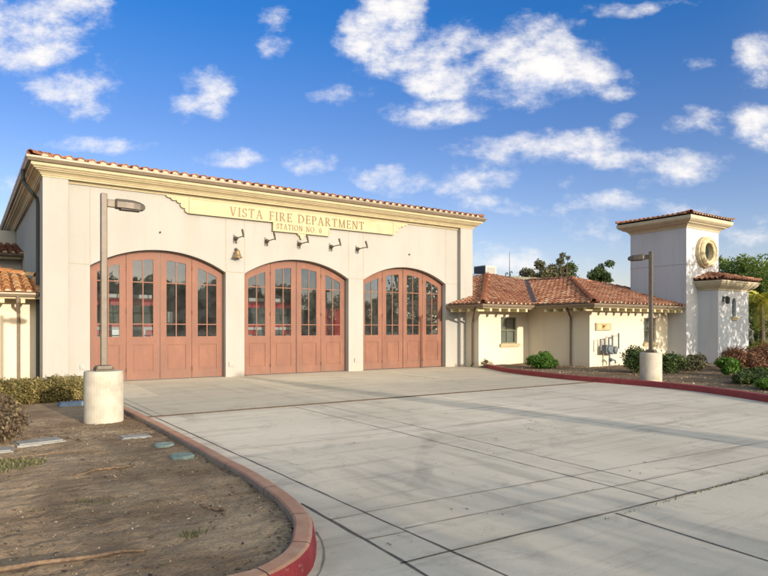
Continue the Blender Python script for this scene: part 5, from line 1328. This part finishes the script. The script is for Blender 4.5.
tree('broadleaf_tree', (at(752, 27), 27, 0), 8.7, 3.1, 'leafy green tree at the right edge above the palm', 'trees right of the tower', 'lf_bright', 107, 7500, .14, .15, 34)
tree('broadleaf_tree', (at(775, 24), 24, 0), 8.2, 3.0, 'leafy green tree just beyond the right edge', 'trees right of the tower', 'lf_bright', 109, 5500, .14, .15, 30)
shrub('dark_thicket', (36.5, 19.5, -.05), 2.2, 1.6, 3.0, 'dark green thicket behind the statue', 'lf_dark', 110, 7500, .09, nb=34)
shrub('dark_thicket', (41.0, 19.0, -.05), 2.4, 1.6, 2.8, 'dark green thicket under the palm at the right edge', 'lf_dark', 111, 6500, .09, nb=34)

# trees on the viewer's side: their shade dapples the tower and the foreground, and the door glass mirrors them
tree('street_tree', (29.6, 3.4, 0), 7.4, 3.4, 'green tree in front of the tower, right of the view', 'trees along the right side', 'lf_street', 121, 2300, .17, .16, 40)
tree('street_tree', (34.2, 5.0, 0), 7.4, 2.9, 'green tree in front of the palm, right of the view', 'trees along the right side', 'lf_street', 122, 1700, .17, .2, 30)
far_proto = [tree('street_tree', (3.5, -82, -.05), 15.6, 6.0, 'tall green tree across the street behind the viewer', 'trees across the street', 'lf_street', 131, 7500, .36, .03, 44),
             tree('street_tree', (13, -80, -.05), 14.2, 5.2, 'tall green tree across the street behind the viewer', 'trees across the street', 'lf_street', 132, 7500, .36, .03, 44)]
for k, (x, y, s_) in enumerate(((-20, -83, .9), (-8, -84, 1.0), (21, -86, 0.86), (27, -84, .84), (33, -88, .88), (39, -92, 0.84), (47, -96, .9), (57, -98, .85), (67, -102, .9), (78, -104, .86), (90, -106, .9), (103, -108, .9), (52, -106, .95), (22, -100, 1.0), (72, -112, .95))):
    c = copy_tree(far_proto[k % 2]); c.location = (x, y, -.05); c.rotation_euler = (0, 0, k * 1.3); c.scale = (s_, s_, s_)
hd0 = shrub('filler_hedge', (-12, -72, -.05), 6.5, 1.6, 5.0, 'tall green hedge added unseen behind the viewer to fill the mirrored horizon gap', 'lf_street', 140, 6500, .22, 'added hedges behind the viewer', nb=60, cat='hedge')  # unseen hedge row added to block low bright sky mirrored in the door glass
for k in range(1, 13):
    c = copy_tree(hd0); c.location = (-12 + 9.5 * k, -72 - 1.6 * k, -.05); c.rotation_euler = (0, 0, math.pi * (k % 2))
tree('young_tree', (4.2, -12, -.05), 3.85, 2.6, 'small open crowned tree close behind the viewer, nearer the drive', 'small trees behind the viewer', 'lf_street', 150, 6800, .085, .15, 40)
tree('young_tree', (0.6, -13.5, -.05), 3.75, 1.7, 'small open crowned tree close behind the viewer, nearer the planting', 'small trees behind the viewer', 'lf_street', 151, 2600, .085, .15, 24)
t = thing('utility_pole', (11.15, -14, -.05), 'thick weathered wooden pole beside the street behind the viewer', 'utility pole')
m = MB(); m.tube([(11.15, -14, -.1), (11.15, -14, 3), (11.15, -14, 6.1)], [.42, .37, .30], 14); m.build('pole', 'bark', t)
m = MB(); m.tube([(11.15, -14, 6.1), (11.15, -14, 6.2)], [.28, .24], 14); m.build('cap', 'dark_metal', t)
